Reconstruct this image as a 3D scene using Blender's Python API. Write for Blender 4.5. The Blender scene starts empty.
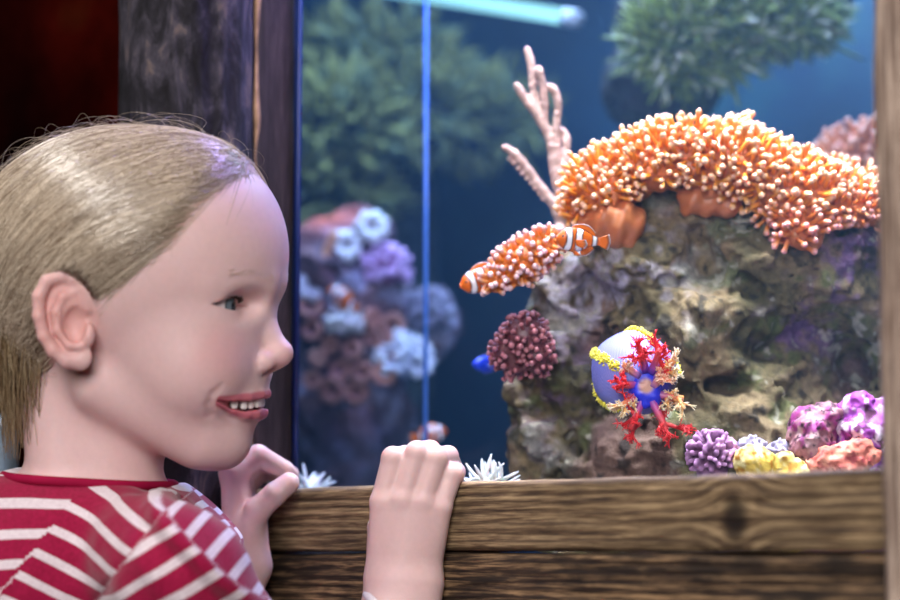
VOX_BODY = 1.3; HAIR_N = 12000; HAIR_R = 0.4
LP_F, LP_B, LP_R, LP_V, LP_C = 5.8, 10.5, 43.0, 4.0, 14.0
import bpy, math, random
import numpy as np
from mathutils import Matrix, Vector

rng = np.random.default_rng(7)
F32 = np.float32
COL = bpy.context.scene.collection

# ------------------------------------------------------------------ camera frame
FPX = 2125.0                       # 85 mm lens on a 36 mm sensor, 900 px wide
PITCH = math.atan(251.0 / FPX)
CAM = np.array([0.0, 0.0, 0.95])
RIGHT = np.array([1.0, 0.0, 0.0])
FWD = np.array([0.0, math.cos(PITCH), math.sin(PITCH)])
UP = np.array([0.0, -math.sin(PITCH), math.cos(PITCH)])


def P(px, py, D):
    return CAM + D * (FWD + RIGHT * (px - 450.0) / FPX + UP * (300.0 - py) / FPX)


# aquarium front: vertical plane, s along it, m into the tank
PA = np.array([-150 / FPX * 1.273, 1.273 * 1.007, 0.0])
PB = np.array([435 / FPX * 0.970, 0.970 * 1.007, 0.0])
TV = (PB - PA) / np.linalg.norm(PB - PA)
MV = np.array([-TV[1], TV[0], 0.0])
ZR = 0.95 + 0.038                  # top of the upper board
YAWF = math.atan2(TV[1], TV[0])


def W(s, m, z):
    return np.array([PA[0] + TV[0] * s + MV[0] * m, PA[1] + TV[1] * s + MV[1] * m, z])


# ------------------------------------------------------------------ mesh building
def smooth_all(me):
    me.polygons.foreach_set('use_smooth', np.ones(len(me.polygons), dtype=bool))


def mesh_np(name, v, faces, mat, parent=None, attrs=None, smooth=True):
    """faces: int array (n,k) or list of such arrays"""
    if not isinstance(faces, list):
        faces = [faces]
    faces = [np.asarray(f, dtype=np.int32) for f in faces if len(f)]
    me = bpy.data.meshes.new(name)
    v = np.asarray(v, dtype=F32)
    me.vertices.add(len(v))
    me.vertices.foreach_set('co', v.ravel())
    loops = np.concatenate([f.ravel() for f in faces])
    tot = np.concatenate([np.full(len(f), f.shape[1], dtype=np.int32) for f in faces])
    start = np.concatenate([[0], np.cumsum(tot)[:-1]]).astype(np.int32)
    me.loops.add(len(loops))
    me.loops.foreach_set('vertex_index', loops)
    me.polygons.add(len(tot))
    me.polygons.foreach_set('loop_start', start)
    me.update(calc_edges=True)
    me.validate()
    if smooth:
        smooth_all(me)
    for an, arr in (attrs or {}).items():
        arr = np.asarray(arr, dtype=F32)
        if arr.ndim == 2:
            if arr.shape[1] == 3:
                arr = np.concatenate([arr, np.ones((len(arr), 1), F32)], 1)
            a = me.attributes.new(an, 'FLOAT_COLOR', 'POINT')
            a.data.foreach_set('color', np.ascontiguousarray(arr).ravel())
        else:
            a = me.attributes.new(an, 'FLOAT', 'POINT')
            a.data.foreach_set('value', arr)
    o = bpy.data.objects.new(name, me)
    COL.objects.link(o)
    if mat:
        me.materials.append(mat)
    if parent:
        o.parent = parent
    return o


def empty(name, loc=(0, 0, 0)):
    o = bpy.data.objects.new(name, None)
    o.empty_display_size = 0.01
    COL.objects.link(o)
    o.location = loc
    o['_loc'] = 1
    return o


def adopt(o, root):
    """parent o (geometry in world coordinates) to root at its own location"""
    o.parent = root
    o.matrix_parent_inverse = Matrix.Translation(root.location).inverted()
    return o


def tag(o, label=None, cat=None, group=None, kind=None):
    if label: o['label'] = label
    if cat: o['category'] = cat
    if group: o['group'] = group
    if kind: o['kind'] = kind
    return o


# ------------------------------------------------------------------ noise
_tab = np.random.default_rng(3).random((64, 64, 64)).astype(F32)


def vnoise(p):
    p = np.asarray(p, dtype=F32)
    i = np.floor(p).astype(np.int32)
    f = p - i
    f = f * f * (3 - 2 * f)
    i &= 63
    j = (i + 1) & 63
    x0, y0, z0 = i[:, 0], i[:, 1], i[:, 2]
    x1, y1, z1 = j[:, 0], j[:, 1], j[:, 2]
    fx, fy, fz = f[:, 0], f[:, 1], f[:, 2]
    c00 = _tab[x0, y0, z0] * (1 - fx) + _tab[x1, y0, z0] * fx
    c10 = _tab[x0, y1, z0] * (1 - fx) + _tab[x1, y1, z0] * fx
    c01 = _tab[x0, y0, z1] * (1 - fx) + _tab[x1, y0, z1] * fx
    c11 = _tab[x0, y1, z1] * (1 - fx) + _tab[x1, y1, z1] * fx
    c0 = c00 * (1 - fy) + c10 * fy
    c1 = c01 * (1 - fy) + c11 * fy
    return (c0 * (1 - fz) + c1 * fz) * 2 - 1


def fbm(p, octv=4, gain=0.5):
    s, a, q = 0.0, 1.0, np.asarray(p, dtype=F32)
    for k in range(octv):
        s = s + a * vnoise(q + 17.3 * k)
        q = q * 2.03
        a *= gain
    return s


# ------------------------------------------------------------------ signed distance tools
def smin(a, b, k):
    h = np.clip(0.5 + 0.5 * (b - a) / k, 0, 1)
    return b + (a - b) * h - k * h * (1 - h)


def smax(a, b, k):
    return -smin(-a, -b, k)


def rc(p, a, b, r1, r2):
    a = np.asarray(a, F32); b = np.asarray(b, F32)
    ba = b - a
    pa = p - a
    t = np.clip(pa @ ba / max(float(ba @ ba), 1e-9), 0, 1)
    return np.linalg.norm(pa - t[:, None] * ba, axis=1) - (r1 + (r2 - r1) * t)


def ell(p, c, r):
    q = (p - np.asarray(c, F32)) / np.asarray(r, F32)
    k0 = np.linalg.norm(q, axis=1)
    k1 = np.linalg.norm(q / np.asarray(r, F32), axis=1)
    return k0 * (k0 - 1) / np.maximum(k1, 1e-9)


class Field:
    def __init__(self, p):
        self.p = p
        self.d = np.full(len(p), 1e3, F32)

    def _m(self, c, R):
        c = np.asarray(c, F32)
        return np.nonzero(np.abs(self.p - c).max(axis=1) < R)[0]

    def add(self, fn, c, R, k):
        m = self._m(c, R)
        if len(m):
            self.d[m] = smin(self.d[m], fn(self.p[m]), k)
        return self

    def sub(self, fn, c, R, k):
        m = self._m(c, R)
        if len(m):
            self.d[m] = smax(self.d[m], -fn(self.p[m]), k)
        return self

    def rc(self, a, b, r1, r2, k):
        a = np.asarray(a, F32); b = np.asarray(b, F32)
        R = np.abs(a - b).max() / 2 + max(r1, r2) + 2 * k + 12 * UNIT
        return self.add(lambda q: rc(q, a, b, r1, r2), (a + b) / 2, R, k)

    def ell(self, c, r, k):
        return self.add(lambda q: ell(q, c, r), c, max(r) + 2 * k + 12 * UNIT, k)

    def chain(self, pts, rads, k, k2=None):
        for i in range(len(pts) - 1):
            self.rc(pts[i], pts[i + 1], rads[i], rads[i + 1], k if i == 0 or k2 is None else k2)
        return self


UNIT = 1.0


def surface_nets(f, lo, hi, vox, B=4, margin=1.3):
    """mesh of f(p)=0 over a box; fine samples only near the surface"""
    lo = np.asarray(lo, float); hi = np.asarray(hi, float)
    nb = np.maximum(np.ceil((hi - lo) / (vox * B)).astype(int), 1)
    ax = [lo[i] + (np.arange(nb[i]) * B + (B - 1) / 2) * vox for i in range(3)]
    g = np.stack(np.meshgrid(*ax, indexing='ij'), -1).reshape(-1, 3).astype(F32)
    c = np.concatenate([f(g[i:i + 400000]) for i in range(0, len(g), 400000)]).astype(F32)
    act = np.nonzero(np.abs(c) < vox * B * margin)[0]
    n = nb * B
    arr = np.empty((nb[0], B, nb[1], B, nb[2], B), F32)
    arr[:] = c.reshape(nb[0], 1, nb[1], 1, nb[2], 1)
    ai, aj, ak = np.unravel_index(act, nb)
    off = (np.stack(np.meshgrid(*[np.arange(B)] * 3, indexing='ij'), -1).reshape(-1, 3) - (B - 1) / 2) * vox
    CH = 8000
    for i in range(0, len(act), CH):
        p = (g[act[i:i + CH]][:, None, :] + off[None].astype(F32)).reshape(-1, 3)
        val = f(p).astype(F32).reshape(-1, B, B, B)
        arr[ai[i:i + CH], :, aj[i:i + CH], :, ak[i:i + CH], :] = val
    arr = arr.reshape(n)
    arr[0], arr[-1], arr[:, 0], arr[:, -1], arr[:, :, 0], arr[:, :, -1] = [np.maximum(x, vox) for x in (arr[0], arr[-1], arr[:, 0], arr[:, -1], arr[:, :, 0], arr[:, :, -1])]
    s = arr < 0
    cor = [(i, j, k) for i in (0, 1) for j in (0, 1) for k in (0, 1)]
    m = n - 1
    an = np.zeros(m, bool); al = np.ones(m, bool)
    for (i, j, k) in cor:
        w = s[i:i + m[0], j:j + m[1], k:k + m[2]]
        an |= w; al &= w
    ci = np.argwhere(an & ~al)
    idx = np.full(m, -1, np.int32)
    idx[ci[:, 0], ci[:, 1], ci[:, 2]] = np.arange(len(ci), dtype=np.int32)
    V = {q: arr[ci[:, 0] + q[0], ci[:, 1] + q[1], ci[:, 2] + q[2]] for q in cor}
    acc = np.zeros((len(ci), 3), np.float64); cnt = np.zeros(len(ci))
    for q in cor:
        for a in range(3):
            if q[a] == 0:
                r = list(q); r[a] = 1; r = tuple(r)
                v0, v1 = V[q], V[r]
                x = (v0 < 0) != (v1 < 0)
                t = np.where(x, v0 / np.where(x, v0 - v1, 1), 0)
                e = np.array(q, float)[None].repeat(len(ci), 0)
                e[:, a] = t
                acc[x] += e[x]; cnt[x] += 1
    verts = lo + (ci + acc / cnt[:, None]) * vox
    quads = []
    for a in range(3):
        b, d = (a + 1) % 3, (a + 2) % 3
        sl0 = [slice(1, n[i] - 1) for i in range(3)]; sl1 = list(sl0)
        sl0[a] = slice(0, n[a] - 1); sl1[a] = slice(1, n[a])
        s0, s1 = s[tuple(sl0)], s[tuple(sl1)]
        e = np.argwhere(s0 != s1)
        if not len(e):
            continue
        st = s0[e[:, 0], e[:, 1], e[:, 2]]
        base = e.copy()
        for i in range(3):
            if i != a: base[:, i] += 1
        def cell(db, dd):
            q = base.copy(); q[:, b] -= db; q[:, d] -= dd
            return idx[q[:, 0], q[:, 1], q[:, 2]]
        qd = np.stack([cell(1, 1), cell(0, 1), cell(0, 0), cell(1, 0)], 1)
        qd = np.where(st[:, None], qd, qd[:, ::-1])
        quads.append(qd)
    q = np.concatenate(quads)
    q = q[(q >= 0).all(1)]
    return verts, q


def tubes(paths, radii, sides=6, cap=True):
    """paths (n,k,3), radii (n,k) -> verts, quads, tris ; ring order kept so attributes repeat per ring"""
    paths = np.asarray(paths, F32); radii = np.asarray(radii, F32)
    n, k, _ = paths.shape
    tan = np.gradient(paths, axis=1)
    tan /= np.maximum(np.linalg.norm(tan, axis=2, keepdims=True), 1e-9)
    ref = np.where(np.abs(tan[..., 2:3]) < 0.9, np.array([0, 0, 1], F32), np.array([1, 0, 0], F32))
    ref = np.broadcast_to(ref[:, :1], tan.shape)
    u = np.cross(tan, ref); u /= np.maximum(np.linalg.norm(u, axis=2, keepdims=True), 1e-9)
    v = np.cross(tan, u)
    a = np.arange(sides) * 2 * np.pi / sides
    ring = (paths[:, :, None, :] + radii[:, :, None, None] * (u[:, :, None, :] * np.cos(a)[None, None, :, None] + v[:, :, None, :] * np.sin(a)[None, None, :, None]))
    verts = ring.reshape(-1, 3)
    i = np.arange(n)[:, None, None] * k * sides + np.arange(k - 1)[None, :, None] * sides
    j = np.arange(sides)[None, None, :]; jn = (j + 1) % sides
    quads = np.stack([i + j, i + sides + j, i + sides + jn, i + jn], -1).reshape(-1, 4)
    faces = [quads]
    if cap:
        e = (np.arange(n) * k * sides)[:, None]
        faces.append(e + np.arange(sides)[None])
        faces.append(e + (k - 1) * sides + np.arange(sides)[None, ::-1])
    return verts, faces


def spline(pts, n):
    """Catmull-Rom resample of a polyline to n points"""
    p = np.asarray(pts, float)
    if len(p) == 2:
        t = np.linspace(0, 1, n)[:, None]
        return p[0] * (1 - t) + p[1] * t
    q = np.concatenate([[2 * p[0] - p[1]], p, [2 * p[-1] - p[-2]]])
    u = np.linspace(0, len(p) - 1 - 1e-6, n)
    i = u.astype(int); t = (u - i)[:, None]
    a, b, c, d = q[i], q[i + 1], q[i + 2], q[i + 3]
    return 0.5 * (2 * b + (c - a) * t + (2 * a - 5 * b + 4 * c - d) * t ** 2 + (3 * b - a - 3 * c + d) * t ** 3)


def on_surface(v, q, n, keep=None, mind=None, r=None):
    """random points (with normals) on a quad mesh"""
    r = r or rng
    v = np.asarray(v, float)
    a, b, c, d = v[q[:, 0]], v[q[:, 1]], v[q[:, 2]], v[q[:, 3]]
    nn = np.cross(c - a, d - b)
    ar = np.linalg.norm(nn, axis=1) + 1e-12
    nn = nn / ar[:, None]
    ctr = (a + b + c + d) / 4
    w = ar.copy()
    if keep is not None:
        w = w * keep(ctr, nn)
    f = r.choice(len(q), n, p=w / w.sum())
    s, t = r.random((2, n, 1))
    p = (a[f] * (1 - s) + b[f] * s) * (1 - t) + (d[f] * (1 - s) + c[f] * s) * t
    if mind:
        cells, ok = {}, []
        key = np.floor(p / mind).astype(int)
        for i2 in range(n):
            kx, ky, kz = key[i2]
            bad = False
            for dx in (-1, 0, 1):
                for dy in (-1, 0, 1):
                    for dz in (-1, 0, 1):
                        for o in cells.get((kx + dx, ky + dy, kz + dz), ()):
                            if ((p[i2] - p[o]) ** 2).sum() < mind * mind:
                                bad = True; break
            if not bad:
                cells.setdefault((kx, ky, kz), []).append(i2); ok.append(i2)
        p, f = p[ok], f[ok]
    return p, nn[f]


# ------------------------------------------------------------------ materials
def srgb(r, g, b):
    def c(x):
        x = x / 255.0
        return x / 12.92 if x <= 0.04045 else ((x + 0.055) / 1.055) ** 2.4
    return (c(r), c(g), c(b), 1.0)


class NT:
    def __init__(self, name):
        self.m = bpy.data.materials.new(name)
        self.m.use_nodes = True
        self.t = self.m.node_tree
        self.t.nodes.clear()
        self.out = self.n('ShaderNodeOutputMaterial')

    def n(self, typ, **kw):
        nd = self.t.nodes.new(typ)
        for k, v in kw.items():
            if hasattr(nd, k) and not k.startswith('i_'):
                setattr(nd, k, v)
        return nd

    def l(self, a, b):
        self.t.links.new(a, b)

    def set(self, nd, key, v):
        if isinstance(v, bpy.types.NodeSocket):
            self.l(v, nd.inputs[key])
        else:
            nd.inputs[key].default_value = v

    def bsdf(self, **kw):
        b = self.n('ShaderNodeBsdfPrincipled')
        for k, v in kw.items():
            self.set(b, k.replace('_', ' '), v)
        self.l(b.outputs[0], self.out.inputs['Surface'])
        self.b = b
        return b

    def coord(self, scale=(1, 1, 1), rot=(0, 0, 0)):
        tc = self.n('ShaderNodeTexCoord')
        mp = self.n('ShaderNodeMapping')
        mp.inputs['Scale'].default_value = scale
        mp.inputs['Rotation'].default_value = rot
        self.l(tc.outputs['Object'], mp.inputs['Vector'])
        return mp.outputs[0]

    def noise(self, scale, detail=4, rough=0.55, vec=None, dist=0.0):
        nd = self.n('ShaderNodeTexNoise')
        nd.inputs['Scale'].default_value = scale
        nd.inputs['Detail'].default_value = detail
        nd.inputs['Roughness'].default_value = rough
        nd.inputs['Distortion'].default_value = dist
        if vec is not None: self.l(vec, nd.inputs['Vector'])
        return nd.outputs['Fac']

    def voro(self, scale, vec=None, feature='F1'):
        nd = self.n('ShaderNodeTexVoronoi')
        nd.feature = feature
        nd.inputs['Scale'].default_value = scale
        if vec is not None: self.l(vec, nd.inputs['Vector'])
        return nd.outputs['Distance']

    def ramp(self, fac, stops, interp='LINEAR'):
        nd = self.n('ShaderNodeValToRGB')
        nd.color_ramp.interpolation = interp
        e = nd.color_ramp.elements
        while len(e) < len(stops): e.new(0.5)
        for i, (pos, col) in enumerate(stops):
            e[i].position = pos
            e[i].color = col if len(col) == 4 else (*col, 1)
        self.l(fac, nd.inputs['Fac'])
        return nd.outputs['Color']

    def mix(self, fac, a, b, mode='MIX'):
        nd = self.n('ShaderNodeMix')
        nd.data_type = 'RGBA'
        nd.blend_type = mode
        for i, v in ((0, fac), (6, a), (7, b)):
            if isinstance(v, bpy.types.NodeSocket): self.l(v, nd.inputs[i])
            else: nd.inputs[i].default_value = v
        return nd.outputs[2]

    def math(self, op, a, b=0.0, clamp=False):
        nd = self.n('ShaderNodeMath')
        nd.operation = op
        nd.use_clamp = clamp
        for i, v in ((0, a), (1, b)):
            if isinstance(v, bpy.types.NodeSocket): self.l(v, nd.inputs[i])
            else: nd.inputs[i].default_value = v
        return nd.outputs[0]

    def attr(self, name, out='Color'):
        nd = self.n('ShaderNodeAttribute')
        nd.attribute_name = name
        return nd.outputs[out]

    def bump(self, h, strength=0.3, dist=0.001):
        nd = self.n('ShaderNodeBump')
        nd.inputs['Strength'].default_value = strength
        nd.inputs['Distance'].default_value = dist
        self.l(h, nd.inputs['Height'])
        self.l(nd.outputs[0], self.b.inputs['Normal'])


def plain(name, col, rough=0.5, spec=0.5, metal=0.0, var=0.12, vs=40.0):
    t = NT(name)
    nz = t.noise(vs, 4, 0.6, t.coord())
    lo = tuple(c * (1 - var) for c in col[:3]) + (1,)
    hi = tuple(min(1, c * (1 + var)) for c in col[:3]) + (1,)
    t.bsdf(Base_Color=t.ramp(nz, [(0.3, lo), (0.7, hi)]), Roughness=rough, Metallic=metal)
    t.b.inputs['Specular IOR Level'].default_value = spec
    return t.m


def attr_mat(name, rough=0.5, spec=0.4, sss=0.0, sss_r=(1, 0.3, 0.15), sss_s=0.004, bump=None, var=0.0):
    t = NT(name)
    c = t.attr('col')
    if var:
        nz = t.noise(300.0, 3, 0.6, t.coord())
        c = t.mix(1.0, c, t.ramp(nz, [(0.3, (1 - var, 1 - var, 1 - var)), (0.7, (1, 1, 1))]), 'MULTIPLY')
    t.bsdf(Base_Color=c, Roughness=rough)
    t.b.inputs['Specular IOR Level'].default_value = spec
    if sss:
        t.b.inputs['Subsurface Weight'].default_value = sss
        t.b.inputs['Subsurface Radius'].default_value = sss_r
        t.b.inputs['Subsurface Scale'].default_value = sss_s
    if bump:
        t.bump(t.noise(bump[0], 4, 0.6, t.coord()), bump[1], bump[2])
    return t.m


def lin(*c):
    return np.array(srgb(*c)[:3], F32)
# ================================================================== room
def box_geo(corners8):
    f = np.array([[0, 3, 2, 1], [4, 5, 6, 7], [0, 1, 5, 4], [1, 2, 6, 5], [2, 3, 7, 6], [3, 0, 4, 7]])
    return np.array(corners8), f


def wbox(name, s0, s1, m0, m1, z0, z1, mat, parent=None, bevel=0.0):
    c = [W(s0, m0, z0), W(s1, m0, z0), W(s1, m1, z0), W(s0, m1, z0), W(s0, m0, z1), W(s1, m0, z1), W(s1, m1, z1), W(s0, m1, z1)]
    v, f = box_geo(c)
    o = mesh_np(name, v, f, mat, None, smooth=False)
    if bevel:
        b = o.modifiers.new('bevel', 'BEVEL'); b.width = bevel; b.segments = 3
    if parent: adopt(o, parent)
    return o


def abox(name, lo, hi, mat):
    (x0, y0, z0), (x1, y1, z1) = lo, hi
    v, f = box_geo([(x0, y0, z0), (x1, y0, z0), (x1, y1, z0), (x0, y1, z0), (x0, y0, z1), (x1, y0, z1), (x1, y1, z1), (x0, y1, z1)])
    return mesh_np(name, v, f, mat, None, smooth=False)


def s_on(px, m=0.0, F=FPX):
    """position along the aquarium front, at depth m, of the upright line seen at picture column px"""
    k = (px - 450) / F
    D = (m + float(PA @ MV)) / (k * MV[0] + 1.007 * MV[1])
    return float((np.array([k * D, D * 1.007, 0]) - PA) @ TV)


SP = s_on(879.5, -0.014)
SW = s_on(253.0)                  # left side of the window opening
dark_wall = plain('dark_plaster', srgb(34, 30, 32), 0.8, 0.2, var=0.3, vs=3)
floor_m = plain('dark_carpet', srgb(46, 42, 44), 0.9, 0.1, var=0.3, vs=60)
tag(abox('floor', (-3, -2.5, -0.05), (3, 3.6, 0), floor_m), kind='structure')
tag(abox('ceiling', (-3, -2.5, 2.7), (3, 3.6, 2.75), dark_wall), kind='structure')
tag(abox('wall_back', (-3, 3.55, 0), (3, 3.6, 2.7), dark_wall), kind='structure')
tag(abox('wall_front', (-3, -2.5, 0), (3, -2.45, 2.7), dark_wall), kind='structure')
tag(abox('wall_left', (-3, -2.45, 0), (-2.95, 3.55, 2.7), dark_wall), kind='structure')
tag(abox('wall_right', (2.95, -2.45, 0), (3, 3.55, 2.7), dark_wall), kind='structure')

# partition beside the aquarium: near black, a dim red glow put into its colour
t = NT('red_glow_wall')
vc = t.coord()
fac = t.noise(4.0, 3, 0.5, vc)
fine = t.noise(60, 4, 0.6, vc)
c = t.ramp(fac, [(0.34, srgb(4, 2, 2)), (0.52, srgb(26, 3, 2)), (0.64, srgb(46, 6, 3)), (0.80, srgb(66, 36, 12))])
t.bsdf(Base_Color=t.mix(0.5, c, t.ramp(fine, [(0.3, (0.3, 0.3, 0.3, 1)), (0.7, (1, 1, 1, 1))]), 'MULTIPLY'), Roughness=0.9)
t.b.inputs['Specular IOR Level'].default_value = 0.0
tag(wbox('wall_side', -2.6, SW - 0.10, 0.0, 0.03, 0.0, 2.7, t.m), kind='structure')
tag(wbox('wall_below', SW, SP, 0.004, 0.024, 0.0, 0.903, dark_wall), kind='structure')


# ------------------------------------------------------------------ wood
def wood_mat(name, light, mid, dark, axis=0, stain=0.5, scale=2.0, knot=None, rough=0.62):
    """grain runs along the local axis given"""
    t = NT(name)
    tc = t.n('ShaderNodeTexCoord')
    vec = tc.outputs['Object']
    if knot is not None:                       # grain parts round the knot
        sep = t.n('ShaderNodeSeparateXYZ'); t.l(vec, sep.inputs[0])
        dx = t.math('SUBTRACT', sep.outputs[0], knot[0]); dz = t.math('SUBTRACT', sep.outputs[2], knot[1])
        r2 = t.math('ADD', t.math('POWER', t.math('DIVIDE', dx, knot[2]), 2.0), t.math('POWER', t.math('DIVIDE', dz, knot[3]), 2.0))
        g = t.math('EXPONENT', t.math('MULTIPLY', r2, -0.45))
        push = t.math('MULTIPLY', t.math('MULTIPLY', g, dz), -0.8)
        cmb = t.n('ShaderNodeCombineXYZ')
        t.l(sep.outputs[0], cmb.inputs[0]); t.l(sep.outputs[1], cmb.inputs[1]); t.l(t.math('ADD', sep.outputs[2], push), cmb.inputs[2])
        vec = cmb.outputs[0]
    mp = t.n('ShaderNodeMapping')
    sc = [170.0 * scale] * 3; sc[axis] = 5.0 * scale
    mp.inputs['Scale'].default_value = sc
    t.l(vec, mp.inputs['Vector'])
    wob = t.noise(30.0, 2, 0.5, tc.outputs['Object'])
    g1 = t.noise(1.6, 5, 0.6, mp.outputs[0], 0.4)
    mp2 = t.n('ShaderNodeMapping'); sc2 = [700.0 * scale] * 3; sc2[axis] = 26.0 * scale
    mp2.inputs['Scale'].default_value = sc2; t.l(vec, mp2.inputs['Vector'])
    g2 = t.noise(1.0, 3, 0.6, mp2.outputs[0])
    mp3 = t.n('ShaderNodeMapping'); sc3 = [36.0 * scale] * 3; sc3[axis] = 9.0 * scale
    mp3.inputs['Scale'].default_value = sc3; t.l(vec, mp3.inputs['Vector'])
    st = t.noise(1.0, 5, 0.62, mp3.outputs[0])
    wv = t.n('ShaderNodeTexWave'); wv.bands_direction = 'Z' if axis == 0 else 'X'
    wv.inputs['Scale'].default_value = 62.0; wv.inputs['Distortion'].default_value = 5.0; wv.inputs['Detail'].default_value = 4.0
    wv.inputs['Detail Scale'].default_value = 1.0; wv.inputs['Detail Roughness'].default_value = 0.65
    mpw = t.n('ShaderNodeMapping'); scw = [1.0] * 3; scw[axis] = 0.12; mpw.inputs['Scale'].default_value = scw
    t.l(vec, mpw.inputs['Vector']); t.l(mpw.outputs[0], wv.inputs['Vector'])
    g = t.math('ADD', t.math('ADD', t.math('MULTIPLY', g1, 0.45), t.math('MULTIPLY', g2, 0.45)), t.math('MULTIPLY', wv.outputs['Fac'], 0.10))
    c = t.ramp(g, [(0.38, dark), (0.49, mid), (0.60, light)])
    c = t.mix(t.ramp(st, [(0.40, (0, 0, 0, 1)), (0.62, (stain, stain, stain, 1))]), c, dark)
    if knot is not None:
        k2 = t.math('EXPONENT', t.math('MULTIPLY', t.math('POWER', r2, 2.0), -5.0))
        c = t.mix(t.math('MULTIPLY', k2, 0.93), c, srgb(24, 17, 13))
    t.bsdf(Base_Color=c, Roughness=rough)
    t.b.inputs['Specular IOR Level'].default_value = 0.35
    t.bump(g, 0.55, 0.0012)
    return t.m


def board(name, s0, s1, m0, m1, z0, z1, mat, ns=260, nz=36, vertical=False, amp=0.0008, edge=0.004, seed=0):
    """a sawn board in the aquarium-front frame: front, top, bottom and back with worn round edges, grain cut into the face"""
    if vertical:
        ns, nz = nz, ns
    ss = np.linspace(s0, s1, ns)
    # cross-section loop in (m, z) for a horizontal board, (m, s) for an upright one
    lo, hi = (z0, z1) if not vertical else (s0, s1)
    nf = nz if not vertical else ns
    u = np.linspace(lo + edge, hi - edge, nf)
    loop = [(m0, x) for x in u]
    for a in np.linspace(0, math.pi / 2, 5)[1:]:
        loop.append((m0 + edge * (1 - math.cos(a)), hi - edge + edge * math.sin(a)))
    loop += [(m0 + edge + (m1 - m0 - edge) * q, hi) for q in (0.33, 0.66, 1)]
    loop += [(m1, hi + (lo - hi) * q) for q in (0.33, 0.66, 1)]
    loop += [(m1 + (m0 + edge - m1) * q, lo) for q in (0.33, 0.66, 1)]
    for a in np.linspace(0, math.pi / 2, 5)[1:-1]:
        loop.append((m0 + edge * (1 - math.sin(a)), lo + edge - edge * math.cos(a)))
    loop = np.array(loop); L = len(loop)
    run = ss if not vertical else np.linspace(z0, z1, nz)
    R = len(run)
    mm = np.repeat(loop[None, :, 0], R, 0); cc = np.repeat(loop[None, :, 1], R, 0); rr = np.repeat(run[:, None], L, 1)
    q = np.stack([rr * 14 + seed, cc * 420, mm * 420], -1).reshape(-1, 3)
    n1 = fbm(q, 3).reshape(R, L)
    q2 = np.stack([rr * 9 + seed, cc * 60, mm * 60 + 5], -1).reshape(-1, 3)
    n2 = fbm(q2, 3).reshape(R, L)
    mm = mm + amp * n1 * 0.8 + amp * 1.2 * n2
    cc = cc + amp * 1.2 * n2
    if vertical:
        pts = np.stack([cc, mm, rr], -1)
    else:
        pts = np.stack([rr, mm, cc], -1)
    pts = pts.reshape(-1, 3)
    i = np.arange(R - 1)[:, None] * L; j = np.arange(L)[None]; jn = (j + 1) % L
    quads = np.stack([i + j, i + L + j, i + L + jn, i + jn], -1).reshape(-1, 4)
    if vertical: quads = quads[:, ::-1]
    capa = np.arange(L)[None]; capb = ((R - 1) * L + np.arange(L))[None]
    if vertical: capa, capb = capa[:, ::-1], capb
    else: capb = capb[:, ::-1]
    org = np.array([(s0 + s1) / 2, m0, z0])
    o = mesh_np(name, pts - org, [quads, capa[:, ::-1] if not vertical else capa, capb], mat)
    o.location = tuple(W(org[0], org[1], org[2])); o.rotation_euler = (0, 0, YAWF)
    bm_fix(o)
    return o


def bm_fix(o):
    import bmesh
    bm = bmesh.new(); bm.from_mesh(o.data)
    bmesh.ops.recalc_face_normals(bm, faces=bm.faces)
    bm.to_mesh(o.data); bm.free()


GAPZ = 0.9500
LEFT_S = SW + 0.0005
kx = (735 - 450) / FPX * 1.031
S_K = float((np.array([kx, 1.031 * 1.007, 0]) - PA) @ TV)
MID = (LEFT_S + SP) / 2
w_up = wood_mat('weathered_wood', srgb(170, 146, 110), srgb(110, 89, 65), srgb(52, 40, 30), 0, 0.5, knot=(S_K - MID, 0.0155, 0.0125, 0.019))
w_lo = wood_mat('dark_stained_wood', srgb(158, 128, 94), srgb(72, 55, 41), srgb(26, 20, 16), 0, 0.92)
b1 = board('wooden_board', LEFT_S, SP - 0.0005, 0.0, 0.026, GAPZ, ZR, w_up, 320, 40, seed=1.0)
tag(b1, 'weathered brown board with a dark knot, topmost under the aquarium glass', 'board')
b2 = board('wooden_board', LEFT_S, SP - 0.0005, 0.001, 0.026, GAPZ - 0.046, GAPZ - 0.0012, w_lo, 320, 36, seed=5.0, amp=0.001)
tag(b2, 'darker scuffed board below the knotted one, touching its lower edge', 'board')
w_post = wood_mat('grey_brown_wood', srgb(206, 186, 168), srgb(150, 128, 112), srgb(78, 62, 54), 2, 0.5)
p1 = board('wooden_post', SP, SP + 0.09, -0.014, 0.029, 0.0, 2.0, w_post, 320, 30, True, 0.0012, 0.006, 9.0)
tag(p1, 'grey brown upright post at the end of the boards beside the purple rock', 'post')
w_plank = wood_mat('purple_lit_wood', srgb(84, 70, 74), srgb(54, 44, 50), srgb(26, 20, 24), 2, 0.5)  # dark wood, purple light from the tank mixed into its colour


def s_of(px, D):
    x = (px - 450) / FPX * D
    return float((np.array([x, D * 1.007, 0]) - PA) @ TV)


p2 = board('wooden_post', SW - 0.010, SW, 0.0, 0.029, 0.0, 2.0, w_plank, 320, 14, True, 0.0010, 0.004, 13.0)
tag(p2, 'dark plank upright with a pale ragged edge between the log and the glass', 'post')
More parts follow.
